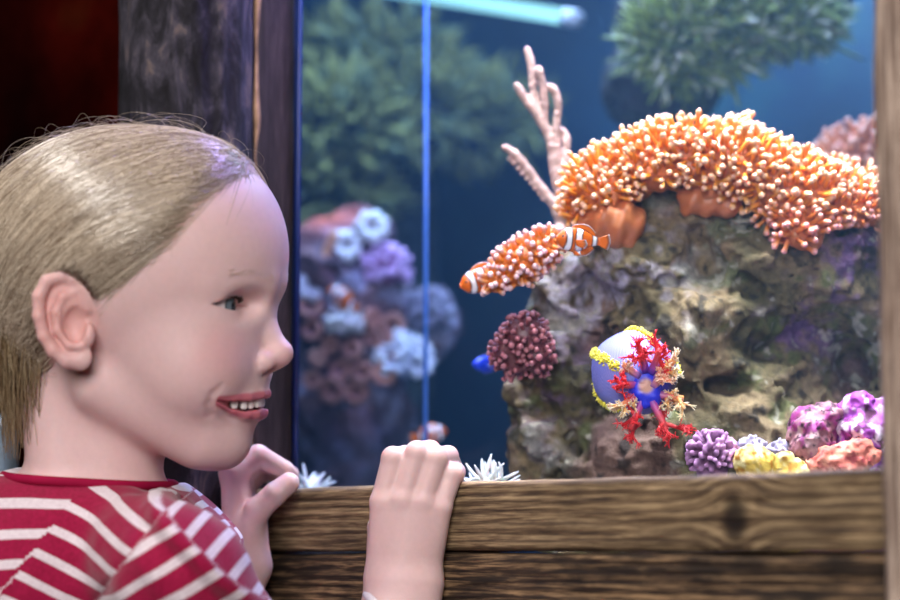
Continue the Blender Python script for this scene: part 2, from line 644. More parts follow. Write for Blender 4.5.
# ragged pale edge of the plank
zz = np.linspace(0, 2.0, 260)
ed_ = fbm(np.stack([zz * 60, zz * 0, zz * 0 + 2], 1), 3) * 0.0016
path = np.stack([W(SW - 0.0010 + e * 0.3, -0.0002 + e * 0.2, z) for z, e in zip(zz, ed_)])
v, f = tubes(path[None], (0.0013 + 0.0011 * fbm(np.stack([zz * 45, zz * 0, zz * 0 + 9], 1), 3))[None], 8)
be = mesh_np('bare_edge', v, f, plain('bare_wood', srgb(158, 126, 102), 0.8, 0.2, var=0.4, vs=120))
be.parent = p2; be.matrix_parent_inverse = Matrix.LocRotScale(p2.location, p2.rotation_euler, None).inverted()
be['label'] = 'pale ragged strip of bare wood'

# log post with bark
t = NT('old_bark')
cb = t.coord((55, 55, 22))
nb_ = t.noise(1.2, 6, 0.65, cb, 0.5)
c = t.ramp(nb_, [(0.34, srgb(14, 12, 16)), (0.48, srgb(36, 34, 41)), (0.58, srgb(66, 62, 72)), (0.72, srgb(120, 104, 98))])
t.bsdf(Base_Color=c, Roughness=0.85)
t.b.inputs['Specular IOR Level'].default_value = 0.25
t.bump(nb_, 0.8, 0.004)
zz = np.linspace(0, 2.2, 420); aa = np.linspace(0, 2 * np.pi, 120, endpoint=False)
Z, A = np.meshgrid(zz, aa, indexing='ij')
q = np.stack([np.cos(A) * 5, np.sin(A) * 5, Z * 7], -1).reshape(-1, 3)
rad = 0.0415 + 0.0022 * fbm(q, 4).reshape(Z.shape) + 0.0012 * np.abs(fbm(q * np.array([3, 3, 1.0]), 3).reshape(Z.shape))
pts = np.stack([rad * np.cos(A), rad * np.sin(A), Z], -1).reshape(-1, 3)
L = len(aa); i = np.arange(len(zz) - 1)[:, None] * L; j = np.arange(L)[None]; jn = (j + 1) % L
quads = np.stack([i + j, i + jn, i + L + jn, i + L + j], -1).reshape(-1, 4)
lg = mesh_np('log_post', pts, [quads, np.arange(L)[None, ::-1], ((len(zz) - 1) * L + np.arange(L))[None]], t.m)
lp = P(185, 300, 1.325); lg.location = (lp[0], lp[1], 0)
tag(lg, 'thick dark round log post with bark rising behind the child', 'log post')

# steel stanchion seen behind the child's nape
sp_ = P(2, 440, 1.42)
stn = empty('metal_stanchion', (sp_[0], sp_[1], 0))
tag(stn, 'blurred grey metal stanchion with rounded top behind the nape of the child', 'stanchion')
steel = plain('brushed_steel', srgb(150, 165, 178), 0.35, 0.5, 0.7, var=0.1)
ztop = P(2, 413, 1.42)[2]
prof = [(0.045, 0), (0.045, 0.008), (0.012, 0.016), (0.0105, 0.03)] + [(0.0105, ztop - 0.0105)]
prof2 = [(0.0105 * math.cos(a), ztop - 0.0105 + 0.0105 * math.sin(a)) for a in np.linspace(0, math.pi / 2, 6)]


def lathe(name, prof, mat, parent, n=28):
    pr = np.array(prof); a = np.arange(n) * 2 * np.pi / n
    pts = np.stack([pr[:, 0:1] * np.cos(a) + parent.location.x, pr[:, 0:1] * np.sin(a) + parent.location.y, np.repeat(pr[:, 1:2], n, 1)], -1).reshape(-1, 3)
    i = np.arange(len(pr) - 1)[:, None] * n; j = np.arange(n)[None]; jn = (j + 1) % n
    q = np.stack([i + j, i + jn, i + n + jn, i + n + j], -1).reshape(-1, 4)
    o = mesh_np(name, pts, [q, np.arange(n)[None, ::-1], ((len(pr) - 1) * n + np.arange(n))[None]], mat)
    return adopt(o, parent)


lathe('base', prof[:3], steel, stn); lathe('pole', [(0.0105, 0.016), (0.0105, ztop - 0.0105)], steel, stn); lathe('cap', prof2, steel, stn)

# ================================================================== aquarium
S0, S1, M1, ZB, ZW, ZT = -0.60, 0.62, 0.62, 0.915, 1.50, 1.56
glass = NT('thin_glass')
tr = glass.n('ShaderNodeBsdfTransparent'); tr.inputs[0].default_value = (0.96, 0.98, 1.0, 1)
gl = glass.n('ShaderNodeBsdfGlossy'); gl.inputs['Roughness'].default_value = 0.02
fr = glass.n('ShaderNodeFresnel'); fr.inputs['IOR'].default_value = 1.12
mx = glass.n('ShaderNodeMixShader')
glass.l(fr.outputs[0], mx.inputs[0]); glass.l(tr.outputs[0], mx.inputs[1]); glass.l(gl.outputs[0], mx.inputs[2])
glass.l(mx.outputs[0], glass.out.inputs['Surface'])


def wquad(name, pts, mat):
    return mesh_np(name, np.array(pts), np.array([[0, 1, 2, 3]]), mat, None, smooth=False)


tag(wquad('window_1', [W(SW - 0.01, 0.0315, ZB), W(SP + 0.05, 0.0315, ZB), W(SP + 0.05, 0.0315, ZT), W(SW - 0.01, 0.0315, ZT)], glass.m), kind='structure')

aq = empty('aquarium', tuple(W(0.0, 0.3, ZB - 0.02)))
tag(aq, 'large glass aquarium tank filled with blue water and living reef', 'aquarium')
t = NT('blue_back_panel')
vb = t.coord()
nb2 = t.noise(5.0, 5, 0.6, vb)
t.bsdf(Base_Color=t.ramp(nb2, [(0.3, srgb(8, 24, 42)), (0.5, srgb(15, 46, 68)), (0.7, srgb(36, 80, 82))]), Roughness=0.7)
panel = t.m
wbox('back_panel', S0 - 0.01, S1 + 0.01, M1, M1 + 0.01, ZB, ZT, panel, aq)
wbox('end_panel', S0 - 0.012, S0, 0.0365, M1, ZB, ZT, panel, aq)
wbox('end_panel', S1, S1 + 0.012, 0.0365, M1, ZB, ZT, panel, aq)
wbox('front_panel', S0, SW - 0.006, 0.0330, 0.0360, ZB, ZT, panel, aq)
sand_m = plain('reef_sand', srgb(120, 116, 112), 0.9, 0.2, var=0.4, vs=400)
n_ = 90
gs, gm = np.meshgrid(np.linspace(S0, S1, n_), np.linspace(0.046, M1, n_), indexing='ij')
hz = ZB + 0.012 + 0.006 * fbm(np.stack([gs * 9, gm * 9, gs * 0], -1).reshape(-1, 3), 3).reshape(gs.shape)
pts = (PA + gs[..., None] * TV + gm[..., None] * MV); pts[..., 2] = hz
i = np.arange(n_ - 1)[:, None] * n_; j = np.arange(n_ - 1)[None]
quads = np.stack([i + j, i + n_ + j, i + n_ + j + 1, i + j + 1], -1).reshape(-1, 4)
tag(mesh_np('sand', pts.reshape(-1, 3), quads, sand_m), 'pale reef sand covering the aquarium floor', 'sand', kind='stuff')
wbox('base_panel', S0, S1, 0.036, M1, ZB - 0.012, ZB, panel, aq)
# cabinet under the tank
tag(wbox('aquarium_stand', S0 - 0.01, S1, 0.062, M1 + 0.01, 0.0, ZB - 0.014, dark_wall), 'dark cabinet under the aquarium behind the boards', 'cabinet')
seal = plain('blue_seal', srgb(22, 46, 112), 0.4, 0.5)
wbox('corner_seal', SW + 0.0004, SW + 0.0054, 0.0290, 0.0312, ZB, ZT, seal, aq)
# divider pane with a polished blue edge
sq = s_of(424.5, 1.45); mq = float((np.array([(424.5 - 450) / FPX * 1.45, 1.45 * 1.007, 0]) - PA) @ MV)
adopt(wquad('divider_pane', [W(sq, 0.045, ZB), W(sq, mq, ZB), W(sq, mq, ZT - 0.03), W(sq, 0.045, ZT - 0.03)], glass.m), aq)
edge_m = plain('polished_glass_edge', srgb(90, 140, 235), 0.15, 0.6, var=0.05)
wbox('pane_edge', sq - 0.0016, sq + 0.0016, mq, mq + 0.0014, ZB, ZT - 0.03, edge_m, aq)['label'] = 'bright blue polished edge'

# water
t = NT('sea_water')
vol = t.n('ShaderNodeVolumeScatter'); vol.inputs['Color'].default_value = (0.30, 0.62, 1.0, 1); vol.inputs['Density'].default_value = 0.09
vol.inputs['Anisotropy'].default_value = 0.2
va = t.n('ShaderNodeVolumeAbsorption'); va.inputs['Color'].default_value = (0.10, 0.50, 0.90, 1); va.inputs['Density'].default_value = 0.6
ad = t.n('ShaderNodeAddShader'); t.l(vol.outputs[0], ad.inputs[0]); t.l(va.outputs[0], ad.inputs[1])
t.l(ad.outputs[0], t.out.inputs['Volume'])
tag(wbox('water', S0 + 0.001, S1 - 0.001, 0.0365, M1 - 0.001, ZB + 0.001, ZW, t.m), 'clear blue sea water filling the aquarium', 'water', kind='stuff')


# ------------------------------------------------------------------ frames for things seen at a distance
class Frame:
    def __init__(self, D):
        self.D = D; self.s = D / FPX

    def h(self, px, py, y=0.0):
        k = (FPX + y) / FPX
        return np.array([(px - 450) * k, y, (300 - py) * k])

    def w(self, v):
        v = np.asarray(v, float).reshape(-1, 3)
        return CAM + ((v[:, 1:2] + FPX) * FWD + v[:, 0:1] * RIGHT + v[:, 2:3] * UP) * self.s

    def at(self, px, py, y=0.0):
        return self.w(self.h(px, py, y))[0]


def blob(name, fr, prims, noise, box, vox, colour, mat, parent=None, k=12):
    """noise-carved mass: prims = list of ('e', centre, radii) or ('c', a, b, r1, r2)"""
    def fld(p):
        d = np.full(len(p), 1e3, F32)
        for pr in prims:
            x = ell(p, pr[1], pr[2]) if pr[0] == 'e' else rc(p, *pr[1:])
            d = smin(d, x, k)
        return d + noise(p)
    lo, hi = box
    v, q = surface_nets(fld, lo, hi, vox)
    o = mesh_np(name, fr.w(v), q, mat, None, {'col': colour(v)})
    if parent: adopt(o, parent)
    o['_n'] = 1
    return o, v, q


def boxof(prims, pad):
    a = []
    for pr in prims:
        if pr[0] == 'e':
            c, r = np.array(pr[1], float), np.array(pr[2], float); a += [c - r, c + r]
        else:
            for c, r in ((pr[1], pr[3]), (pr[2], pr[4])):
                c = np.array(c, float); a += [c - r, c + r]
    a = np.array(a)
    return a.min(0) - pad, a.max(0) + pad


def mixc(base, *layers):
    """layers: (weight array, colour)"""
    c = base.copy()
    for w_, col in layers:
        w_ = np.clip(w_, 0, 1)[:, None]
        c = c * (1 - w_) + np.asarray(col) * w_
    return c


def step(x, a, b):
    t = np.clip((x - a) / (b - a), 0, 1)
    return t * t * (3 - 2 * t)


rock_mat = attr_mat('live_rock', rough=0.75, spec=0.3, bump=(700.0, 0.6, 0.002), var=0.45)
flesh = attr_mat('soft_flesh', rough=0.4, spec=0.45, sss=0.25, sss_r=(1, .5, .4), sss_s=0.004)
coral_mat = attr_mat('coral_skin', rough=0.6, spec=0.35, var=0.25, bump=(900.0, 0.3, 0.001))


def rock_noise(A, sc, seed=0.0):
    def nz(p):
        q = p + seed
        r = 1 - np.abs(fbm(q / (sc * 0.55), 3))
        return (A * fbm(q / sc, 4, 0.55) - A * 0.55 * r ** 3 + A * 0.35 * np.maximum(vnoise(q / (sc * 0.22)), 0) ** 1
                + A * 0.9 * step(vnoise(q / (sc * 0.5) + 40), 0.42, 0.8)).astype(F32)
    return nz


# ---- main reef
FM = Frame(1.32)
h = FM.h
prims = [('e', h(705, 340, 60), (178, 135, 135)), ('e', h(563, 385, 5), (52, 62, 60)), ('e', h(548, 445, 0), (36, 55, 50)),
         ('e', h(568, 300, 25), (42, 44, 50)), ('e', h(640, 268, -20), (52, 48, 46)), ('e', h(655, 215, 0), (60, 40, 50)), ('e', h(740, 215, 0), (80, 42, 60)),
         ('e', h(800, 262, -30), (82, 46, 60)), ('e', h(770, 330, 0), (70, 60, 60)), ('e', h(850, 320, 50), (60, 90, 70)), ('e', h(690, 330, -40), (60, 60, 46)),
         ('e', h(620, 440, -10), (70, 60, 60)), ('e', h(730, 440, -20), (90, 60, 60)), ('e', h(840, 440, 20), (80, 70, 70)), ('c', h(700, 480, 40), h(700, 590, 40), 150, 190)]


def rock_col(v):
    q = np.asarray(v, F32)
    a = fbm(q / 60, 4); b = fbm(q / 26 + 9, 4); c = fbm(q / 12 + 3, 3); d = fbm(q / 85 + 21, 3)
    base = np.tile(lin(112, 98, 66), (len(v), 1))
    px = 450 + q[:, 0] / (1 + q[:, 1] / FPX); py = 300 - q[:, 2] / (1 + q[:, 1] / FPX)
    pale = np.exp(-(((px - 635) / 55) ** 2 + ((py - 275) / 60) ** 2)) + 0.7 * np.exp(-(((px - 575) / 45) ** 2 + ((py - 300) / 45) ** 2)) + 0.5 * np.exp(-(((px - 540) / 30) ** 2 + ((py - 450) / 30) ** 2))
    purp = np.exp(-(((px - 850) / 40) ** 2 + ((py - 260) / 60) ** 2)) + np.exp(-(((px - 800) / 45) ** 2 + ((py - 330) / 35) ** 2)) + 0.6 * np.exp(-(((px - 560) / 45) ** 2 + ((py - 385) / 45) ** 2))
    return mixc(base, (step(a, -0.1, 0.5) * 0.7, lin(146, 122, 90)), (step(-a, 0.1, 0.6) * 0.8, lin(70, 64, 36)), (step(b, 0.15, 0.6) * 0.7, lin(88, 98, 48)),
                (step(d, 0.1, 0.5) * 0.6, lin(128, 92, 90)), (pale * step(b + c * 0.6, -0.35, 0.45) * 0.95, lin(186, 176, 184)),
                (purp * step(c + d, -0.3, 0.5) * 0.8, lin(104, 72, 124)), (step(c + b, 0.75, 1.1) * 0.8, lin(176, 168, 150)), (step(-c - b * .6, 0.55, 1.0) * 0.8, lin(36, 34, 32)))


_rn = rock_noise(10.0, 42.0)
hollows = [(h(800, 335, -40), (34, 50, 20)), (h(762, 352, -50), (20, 40, 12)), (h(846, 356, -10), (22, 50, 26)), (h(660, 352, -70), (16, 30, 18)), (h(545, 408, -40), (14, 30, 14)),
           (h(703, 250, -60), (10, 30, 34)), (h(596, 300, -30), (16, 36, 18)), (h(725, 385, -60), (22, 30, 10)), (h(590, 345, -50), (12, 30, 16)), (h(680, 400, -60), (16, 30, 14)), (h(532, 370, -30), (9, 30, 20))]


def reef_noise(p):
    """big ledges and swirls, pits and hollows worn into the rock"""
    q = p + 14 * np.stack([vnoise(p / 50), vnoise(p / 50 + 11), vnoise(p / 50 + 23)], 1)
    d = _rn(q) + 5 * np.sin(q[:, 2] / 9.0 + q[:, 0] / 23.0 + 2.5 * vnoise(p / 40 + 5)) * step(vnoise(p / 45 + 31), -.3, .4) + 3.0 * vnoise(p / 6.5)
    for c, r in hollows:
        g = np.exp(-(((p - np.asarray(c, F32)) / np.asarray(r, F32)) ** 2).sum(1))
        d = d + 30 * g
    return d.astype(F32)


lo, hi = boxof(prims[:-1], 26); lo[2] = -252
reef = empty('reef_rock', tuple(FM.at(700, 540, 40)))
tag(reef, 'craggy olive grey live rock carrying the big orange anemone', 'rock')
o, rv, rq = blob('rock', FM, prims, reef_noise, (lo, hi), 2.6, rock_col, rock_mat, reef, 20)


# ------------------------------------------------------------------ anemones
def tentacles(fr, pts, nrm, length, rad, cols, bend, seed, bulb=1.35, k=8, sides=7, splay=0.35, keepstep=1.0):
    r = np.random.default_rng(seed)
    n = len(pts)
    L = r.uniform(*length, n)
    d0 = nrm + r.normal(0, splay, (n, 3)); d0 /= np.linalg.norm(d0, axis=1, keepdims=True)
    d1 = d0 + np.asarray(bend) + r.normal(0, splay, (n, 3)); d1 /= np.linalg.norm(d1, axis=1, keepdims=True)
    t = np.linspace(0, 1, k)[None, :, None]
    dirs = d0[:, None] * (1 - t) + d1[:, None] * t
    path = pts[:, None] + np.cumsum(dirs, 1) * (L[:, None, None] / (k - 1)) - d0[:, None] * (L[:, None, None] / (k - 1) * 1.6)
    tt = np.linspace(0, 1, k)
    prof = np.interp(tt, [0, 0.3, 0.66, 0.82, 0.93, 1.0], [1.15, 0.9, 0.86, bulb, bulb * 0.85, 0.25])
    R = r.uniform(*rad, n)[:, None] * prof[None]
    c = np.stack([np.interp(tt, np.linspace(0, 1, len(cols)), [x[i] for x in cols]) for i in range(3)], -1)
    tone = r.uniform(0.85, 1.12, (n, 1, 1))
    return path, R, np.clip(c[None] * tone, 0, 1)


def tube_obj(name, fr, path, R, c, mat, parent, sides=7, kind=None):
    v, f = tubes(path, R, sides)
    o = mesh_np(name, fr.w(v), f, mat, None, {'col': np.repeat(c.reshape(-1, 3), sides, 0)})
    adopt(o, parent)
    if kind: o['kind'] = kind
    return o


def anemone(label, fr, prims, keep, n, mind, length, rad, cols, bend, body_col, seed, base, single=60, bulb=1.35, noise=2.0, nscale=14.0, k_=10, tint=None, splay=0.35, group=None, name='sea_anemone', cat='anemone'):
    root = empty(name, tuple(fr.w(base)[0]))
    tag(root, label, cat, group)
    lo, hi = boxof(prims, 8)
    o, v, q = blob('column', fr, prims, lambda p: (noise * fbm(p / nscale + seed, 3)).astype(F32), (lo, hi), 2.4,
                   lambda v: np.clip(np.tile(body_col, (len(v), 1)) * (1 + 0.18 * fbm(v / 7, 3))[:, None], 0, 1), flesh, root, k_)
    pts, nn = on_surface(v, q, n, keep, mind, np.random.default_rng(seed))
    path, R, c = tentacles(fr, pts, nn, length, rad, cols, bend, seed, bulb, splay=splay)
    if tint: c = tint(path, c)
    dep = path[:, 0, 1] - 0.4 * path[:, 0, 2]
    order = np.argsort(dep)
    a, b = order[:single], order[single:]
    for i in a:
        tube_obj('tentacle', fr, path[i:i + 1], R[i:i + 1], c[i:i + 1], flesh, root)
    if len(b):
        tube_obj('tentacle', fr, path[b], R[b], c[b], flesh, root, kind='stuff' if single else None)
    return root


OR = [lin(186, 92, 14), lin(214, 122, 22), lin(226, 140, 32), lin(232, 154, 48), lin(236, 168, 92), lin(240, 190, 164)]


def main_shade(path, c):  # purple shading of the lower tentacles, painted into their colour
    px = 450 + path[..., 0]; py = 300 - path[..., 2]
    m = np.clip(step(py[:, :1], 196, 240) * step(px[:, :1], 690, 770) * 1.0 + 0.35 * step(px[:, :1], 780, 860), 0, 1)[..., None] * 0.7
    return c * (1 - m) + c * np.array([0.72, 0.42, 0.9]) * m + m * 0.02


prims = [('c', h(584, 204, -40), h(606, 186, -44), 20, 22), ('c', h(606, 186, -44), h(645, 166, -40), 22, 27), ('c', h(645, 166, -40), h(692, 158, -36), 27, 27),
         ('c', h(692, 158, -36), h(742, 172, -44), 27, 28), ('c', h(742, 172, -44), h(795, 196, -56), 28, 30), ('c', h(795, 196, -56), h(845, 206, -44), 28, 24),
         ('c', h(845, 206, -44), h(885, 214, -30), 24, 20), ('c', h(776, 205, -62), h(806, 224, -66), 24, 24), ('c', h(720, 190, -40), h(735, 150, -10), 24, 24), ('c', h(640, 160, 0), h(860, 190, 10), 20, 20)]


def keep_main(c, n_):
    px = 450 + c[:, 0] / (1 + c[:, 1] / FPX); py = 300 - c[:, 2] / (1 + c[:, 1] / FPX)
    low = np.interp(px, [570, 600, 640, 690, 715, 760, 800, 840, 890], [218, 205, 192, 184, 192, 222, 250, 222, 224])
    return ((py < low) & (n_[:, 1] < 0.6) & (n_[:, 2] > -0.75)).astype(float) + 1e-9


root = anemone('large orange carpet anemone with pale pink tips crowning the reef rock', FM, prims, keep_main, 9000, 5.2, (15, 23), (2.1, 2.8), OR,
               (0, -0.25, 0.45), lin(190, 108, 58), 21, h(720, 215, -20), 90, noise=9.0, nscale=30.0, tint=main_shade)
# fleshy folded foot at the end of the carpet
o, _, _ = blob('foot', FM, [('e', h(612, 222, -46), (34, 30, 22)), ('c', h(618, 225, -46), h(628, 252, -40), 22, 13), ('c', h(690, 200, -50), h(730, 205, -52), 14, 12)],
               lambda p: (1.6 * np.sin((p[:, 0] * 0.8 - p[:, 2] * 0.3) / 2.6) + 2 * fbm(p / 16, 3)).astype(F32), (h(560, 290, -100), h(780, 160, 10)), 2.2,
               lambda v: mixc(np.tile(lin(186, 108, 62), (len(v), 1)), (step(-v[:, 2], -60, -44) * 0.55, lin(150, 116, 100)), (step(fbm(v / 9, 3), 0, .6) * .4, lin(208, 134, 84))), flesh, root)
o['label'] = 'smooth fleshy brown orange foot'

FA = Frame(1.27)
ha = FA.h
prims = [('c', ha(495, 284, 0), ha(516, 267, 0), 10, 15), ('c', ha(516, 266, 0), ha(546, 246, 0), 16, 13)]
anemone('small pink tipped orange anemone reaching out from the reef beside a clownfish', FA, prims,
        lambda c, n_: ((n_[:, 1] < 0.7) & (n_[:, 2] > -0.8)).astype(float) + 1e-9, 1400, 5.0, (10, 15), (2.1, 2.8),
        [lin(200, 104, 18), lin(216, 128, 34), lin(228, 150, 80), lin(236, 176, 150), lin(240, 200, 204)], (-0.05, -0.2, 0.5), lin(206, 116, 48), 5, ha(548, 262, 0), 50)
FB = Frame(1.52)
hb = FB.h
prims = [('c', hb(822, 166, 0), hb(850, 152, 0), 14, 18), ('c', hb(850, 152, 0), hb(900, 142, 0), 18, 22), ('c', hb(850, 190, 0), hb(880, 300, 0), 30, 40)]
anemone('pale orange anemone behind the carpet, half hidden by the upright post', FB, prims,
        lambda c, n_: ((n_[:, 2] > 0.0) & (c[:, 2] > hb(0, 170)[2])).astype(float) + 1e-9, 500, 7.0, (12, 18), (2.6, 3.4),
        [lin(196, 116, 66), lin(226, 150, 96), lin(240, 186, 160)], (0, 0, 0.6), lin(190, 116, 76), 6, hb(870, 330, 0), 0)
prims = [('e', ha(524, 334, 8), (20, 24, 17)), ('e', ha(508, 352, 8), (15, 18, 13)), ('e', ha(537, 356, 4), (13, 18, 17)), ('e', ha(514, 366, 6), (12, 14, 9))]
anemone('dusky rose cluster of bulbous polyps on the edge of the reef above the white spikes', FA, prims,
        lambda c, n_: (n_[:, 1] < 0.5).astype(float) + 1e-9, 900, 5.6, (6, 11), (2.0, 2.9),
        [lin(88, 44, 52), lin(130, 70, 78), lin(176, 112, 118)], (-0.1, -0.1, 0.1), lin(96, 52, 58), 8, ha(525, 350, 12), 0, 1.4, name='polyp_cluster', cat='coral')
FW = Frame(1.25)
hw = FW.h
for (x, y, r_, lab, sd) in ((491, 484, 12, 'white spiky anemone at the foot of the reef beside the near hand', 3), (304, 494, 9, 'little white spiky anemone in the corner of the glass beside the far hand', 4)):
    fr = FW if x > 400 else Frame(1.36)
    prims = [('e', fr.h(x, y + 2, 0), (r_ * 1.4, r_, r_)), ('c', fr.h(x, y + 6, 0), fr.h(x, y + 50, 0), r_ * 0.8, r_ * 0.7)]
    anemone(lab, fr, prims, lambda c, n_: (n_[:, 2] > -0.3).astype(float) + 1e-9, 260, 4.5, (18, 30), (1.8, 2.4), [lin(206, 206, 198), lin(238, 240, 236), lin(250, 250, 250)],
            (0, 0, 0.15), lin(200, 200, 190), sd, fr.h(x, y + 50, 0), 0, 0.55, splay=0.25)

# ------------------------------------------------------------------ sea rod
FG = Frame(1.35)
hg = FG.h
br = [[(566, 205), (556, 180), (550, 140), (538, 116), (529, 104), (522, 94), (516, 85)],
      [(540, 120), (534, 98), (532, 72), (530, 58), (527, 49)],
      [(544, 126), (544, 100), (541, 78), (538, 68)],
      [(559, 180), (557, 150), (556, 130), (558, 106), (555, 92), (550, 86)],
      [(563, 178), (566, 150), (566, 138), (560, 128)],
      [(564, 186), (569, 168), (569, 156)],
      [(562, 214), (552, 202), (538, 184), (522, 162), (512, 152), (504, 147)]]
def rodf(p):
    f = Field(p)
    for bi, b in enumerate(br):
        pp = spline([hg(x, y, 5 * math.sin(bi * 2.0) * i / 3) for i, (x, y) in enumerate(b)], 3 * len(b))
        rr = np.linspace(5.4 if bi in (0, 6) else 3.9, 3.1, len(pp))
        f.chain(pp, rr, 2.5)
    for i in range(9):                                            # short side nubs on the low branch
        x, y = 548 - i * 4.2, 197 - i * 5.0
        f.rc(hg(x, y, 0), hg(x - 5, y + 1.5, -4), 3.0, 2.4, 1.5)
    f.ell(hg(566, 214, 0), (13, 12, 12), 6); f.ell(hg(560, 232, 0), (8, 16, 10), 6)
    return f.d + 0.7 * vnoise(p / 3.2).astype(F32)


v, q = surface_nets(rodf, hg(490, 256, -40), hg(592, 38, 40), 1.6)
o = mesh_np('sea_rod', FG.w(v), q, attr_mat('sea_rod_skin', 0.7, 0.3, var=0.3), None, {'col': np.clip(np.tile(lin(200, 166, 154), (len(v), 1)) * (1 + 0.25 * fbm(v / 5, 2))[:, None], 0, 1)})
tag(o, 'slender pinkish beige branching sea rod standing up beyond the anemone', 'coral')


# ------------------------------------------------------------------ fish
def fish(fr, px, py, y, length, yaw, roll, label, kind='clown', group=None, pitch=0.0):
    """body axis +x = nose; yaw turns it about the vertical, 180 = nose towards picture left"""
    name = 'clownfish' if kind == 'clown' else 'blue_fish'
    c0 = fr.h(px, py, y)
    root = empty(name, tuple(fr.w(c0)[0])); tag(root, label, 'fish', group)
    L = length
    R = (Matrix.Rotation(math.radians(yaw), 3, 'Z') @ Matrix.Rotation(math.radians(pitch), 3, 'Y') @ Matrix.Rotation(math.radians(roll), 3, 'X'))
    R = np.array(R)

    def put(v): return fr.w(np.asarray(v, float) @ R.T + c0)
    n, m = 40, 24
    u = np.linspace(0, 1, n)                       # nose -> tail root
    hh = np.interp(u, [0, .04, .12, .25, .42, .6, .78, .9, 1], [0.01, .075, .145, .20, .215, .185, .115, .072, .065]) * L
    hh = np.convolve(np.pad(hh, 2, 'edge'), np.ones(5) / 5, 'valid')
    ww = hh * np.interp(u, [0, .3, 1], [0.75, 0.55, 0.28])
    ph = np.arange(m) * 2 * np.pi / m
    x = (0.42 - u * 0.80) * L
    pts = np.stack([np.repeat(x[:, None], m, 1), ww[:, None] * np.cos(ph), hh[:, None] * np.sin(ph)], -1).reshape(-1, 3)
    i = np.arange(n - 1)[:, None] * m; j = np.arange(m)[None]; jn = (j + 1) % m
    quads = np.stack([i + j, i + m + j, i + m + jn, i + jn], -1).reshape(-1, 4)
    uu = np.repeat(u, m); vv = np.tile(np.sin(ph), n)

    def colour(uu, vv):
        if kind == 'clown':
            c = np.tile(lin(222, 104, 22), (len(uu), 1))
            for ctr, wd, bend in ((0.24, 0.052, 0.03), (0.53, 0.06, -0.05), (0.88, 0.035, 0)):
                dd = np.abs(uu - ctr - bend * (1 - vv ** 2))
                c = mixc(c, (1 - step(dd, wd + 0.02, wd + 0.045), lin(26, 18, 18)), (1 - step(dd, wd - 0.004, wd + 0.012), lin(238, 236, 238)))
            return c
        return mixc(np.tile(lin(22, 60, 210), (len(uu), 1)), (step(uu, .75, .9), lin(220, 170, 40)), (np.exp(-((vv - .3) / .35) ** 2) * step(uu, .2, .4) * .8, lin(10, 14, 40)))
    adopt(mesh_np('body', put(pts), [quads, np.arange(m)[None, ::-1], ((n - 1) * m + np.arange(m))[None]], fish_mat, None, {'col': colour(uu, vv)}), root)
    edge = lin(30, 20, 18); oc = lin(226, 110, 26) if kind == 'clown' else lin(24, 66, 214)
    tailc = oc if kind == 'clown' else lin(226, 180, 50)

    def fin(name, base, tip, th, col):
        """a thin fin lofted between a root curve and an outer curve"""
        b, t = spline(base, 14), spline(tip, 14)
        rows = np.linspace(0, 1, 6)[:, None, None]
        g = b[None] * (1 - rows) + t[None] * rows
        nn = np.cross(b[-1] - b[0], t[6] - b[6]); nn /= max(np.linalg.norm(nn), 1e-9)
        tk = (th * (1 - 0.85 * rows)) * nn
        rip = 0.006 * L * np.sin(np.arange(14) * 1.9)[None, :, None] * rows * nn
        A, B = (g + tk + rip).reshape(-1, 3), (g - tk + rip).reshape(-1, 3)
        i = np.arange(5)[:, None] * 14; j = np.arange(13)[None]
        qa = np.stack([i + j, i + 14 + j, i + 15 + j, i + 1 + j], -1).reshape(-1, 4)
        rim = np.concatenate([np.arange(14), np.arange(1, 6) * 14 + 13, 5 * 14 + np.arange(12, -1, -1), np.arange(4, 0, -1) * 14])
        rn = np.roll(rim, -1)
        side = np.stack([rim, rn, rn + 84, rim + 84], -1)
        rr = np.repeat(np.linspace(0, 1, 6), 14); rr = np.concatenate([rr, rr])
        cc = mixc(np.tile(col, (168, 1)), (step(rr, .72, .86), edge), (step(rr, .9, .98) * .7, lin(220, 214, 214)))
        o = mesh_np(name, put(np.concatenate([A, B])), [qa, qa[:, ::-1] + 84, side], fish_mat, None, {'col': cc})
        bm_fix(o)
        adopt(o, root)
    V = lambda a, b, c: np.array([a, b, c]) * L
    fin('dorsal_fin', [V(.16, 0, .185), V(.0, 0, .20), V(-.15, 0, .15), V(-.27, 0, .085)], [V(.12, 0, .25), V(.0, 0, .28), V(-.16, 0, .26), V(-.30, 0, .14)], .012 * L, oc)
    fin('anal_fin', [V(-.04, 0, -.19), V(-.12, 0, -.15), V(-.24, 0, -.085)], [V(-.08, 0, -.27), V(-.18, 0, -.25), V(-.29, 0, -.14)], .012 * L, oc)
    fin('tail_fin', [V(-.36, 0, -.06), V(-.375, 0, 0), V(-.36, 0, .06)], [V(-.54, 0, -.14), V(-.58, 0, 0), V(-.54, 0, .14)], .012 * L, tailc)
    for sg in (1, -1):
        fin('pectoral_fin', [V(.10, sg * .10, .0), V(.09, sg * .105, -.05), V(.07, sg * .10, -.09)], [V(-.06, sg * .20, .02), V(-.09, sg * .21, -.07), V(-.05, sg * .18, -.14)], .008 * L, oc)
        fin('pelvic_fin', [V(.10, sg * .04, -.18), V(.05, sg * .04, -.19)], [V(.03, sg * .07, -.29), V(-.05, sg * .07, -.27)], .008 * L, oc)
        a = np.linspace(0, np.pi, 12)[:, None]; b = (np.arange(16) * 2 * np.pi / 16)[None]
        e = np.stack([np.sin(a) * np.cos(b), np.cos(a) * np.ones_like(b), np.sin(a) * np.sin(b)], -1).reshape(-1, 3) * .032 * L + V(.315, sg * .062, .045)
        i = np.arange(11)[:, None] * 16; j = np.arange(16)[None]; jn = (j + 1) % 16
        q = np.stack([i + j, i + 16 + j, i + 16 + jn, i + jn], -1).reshape(-1, 4)
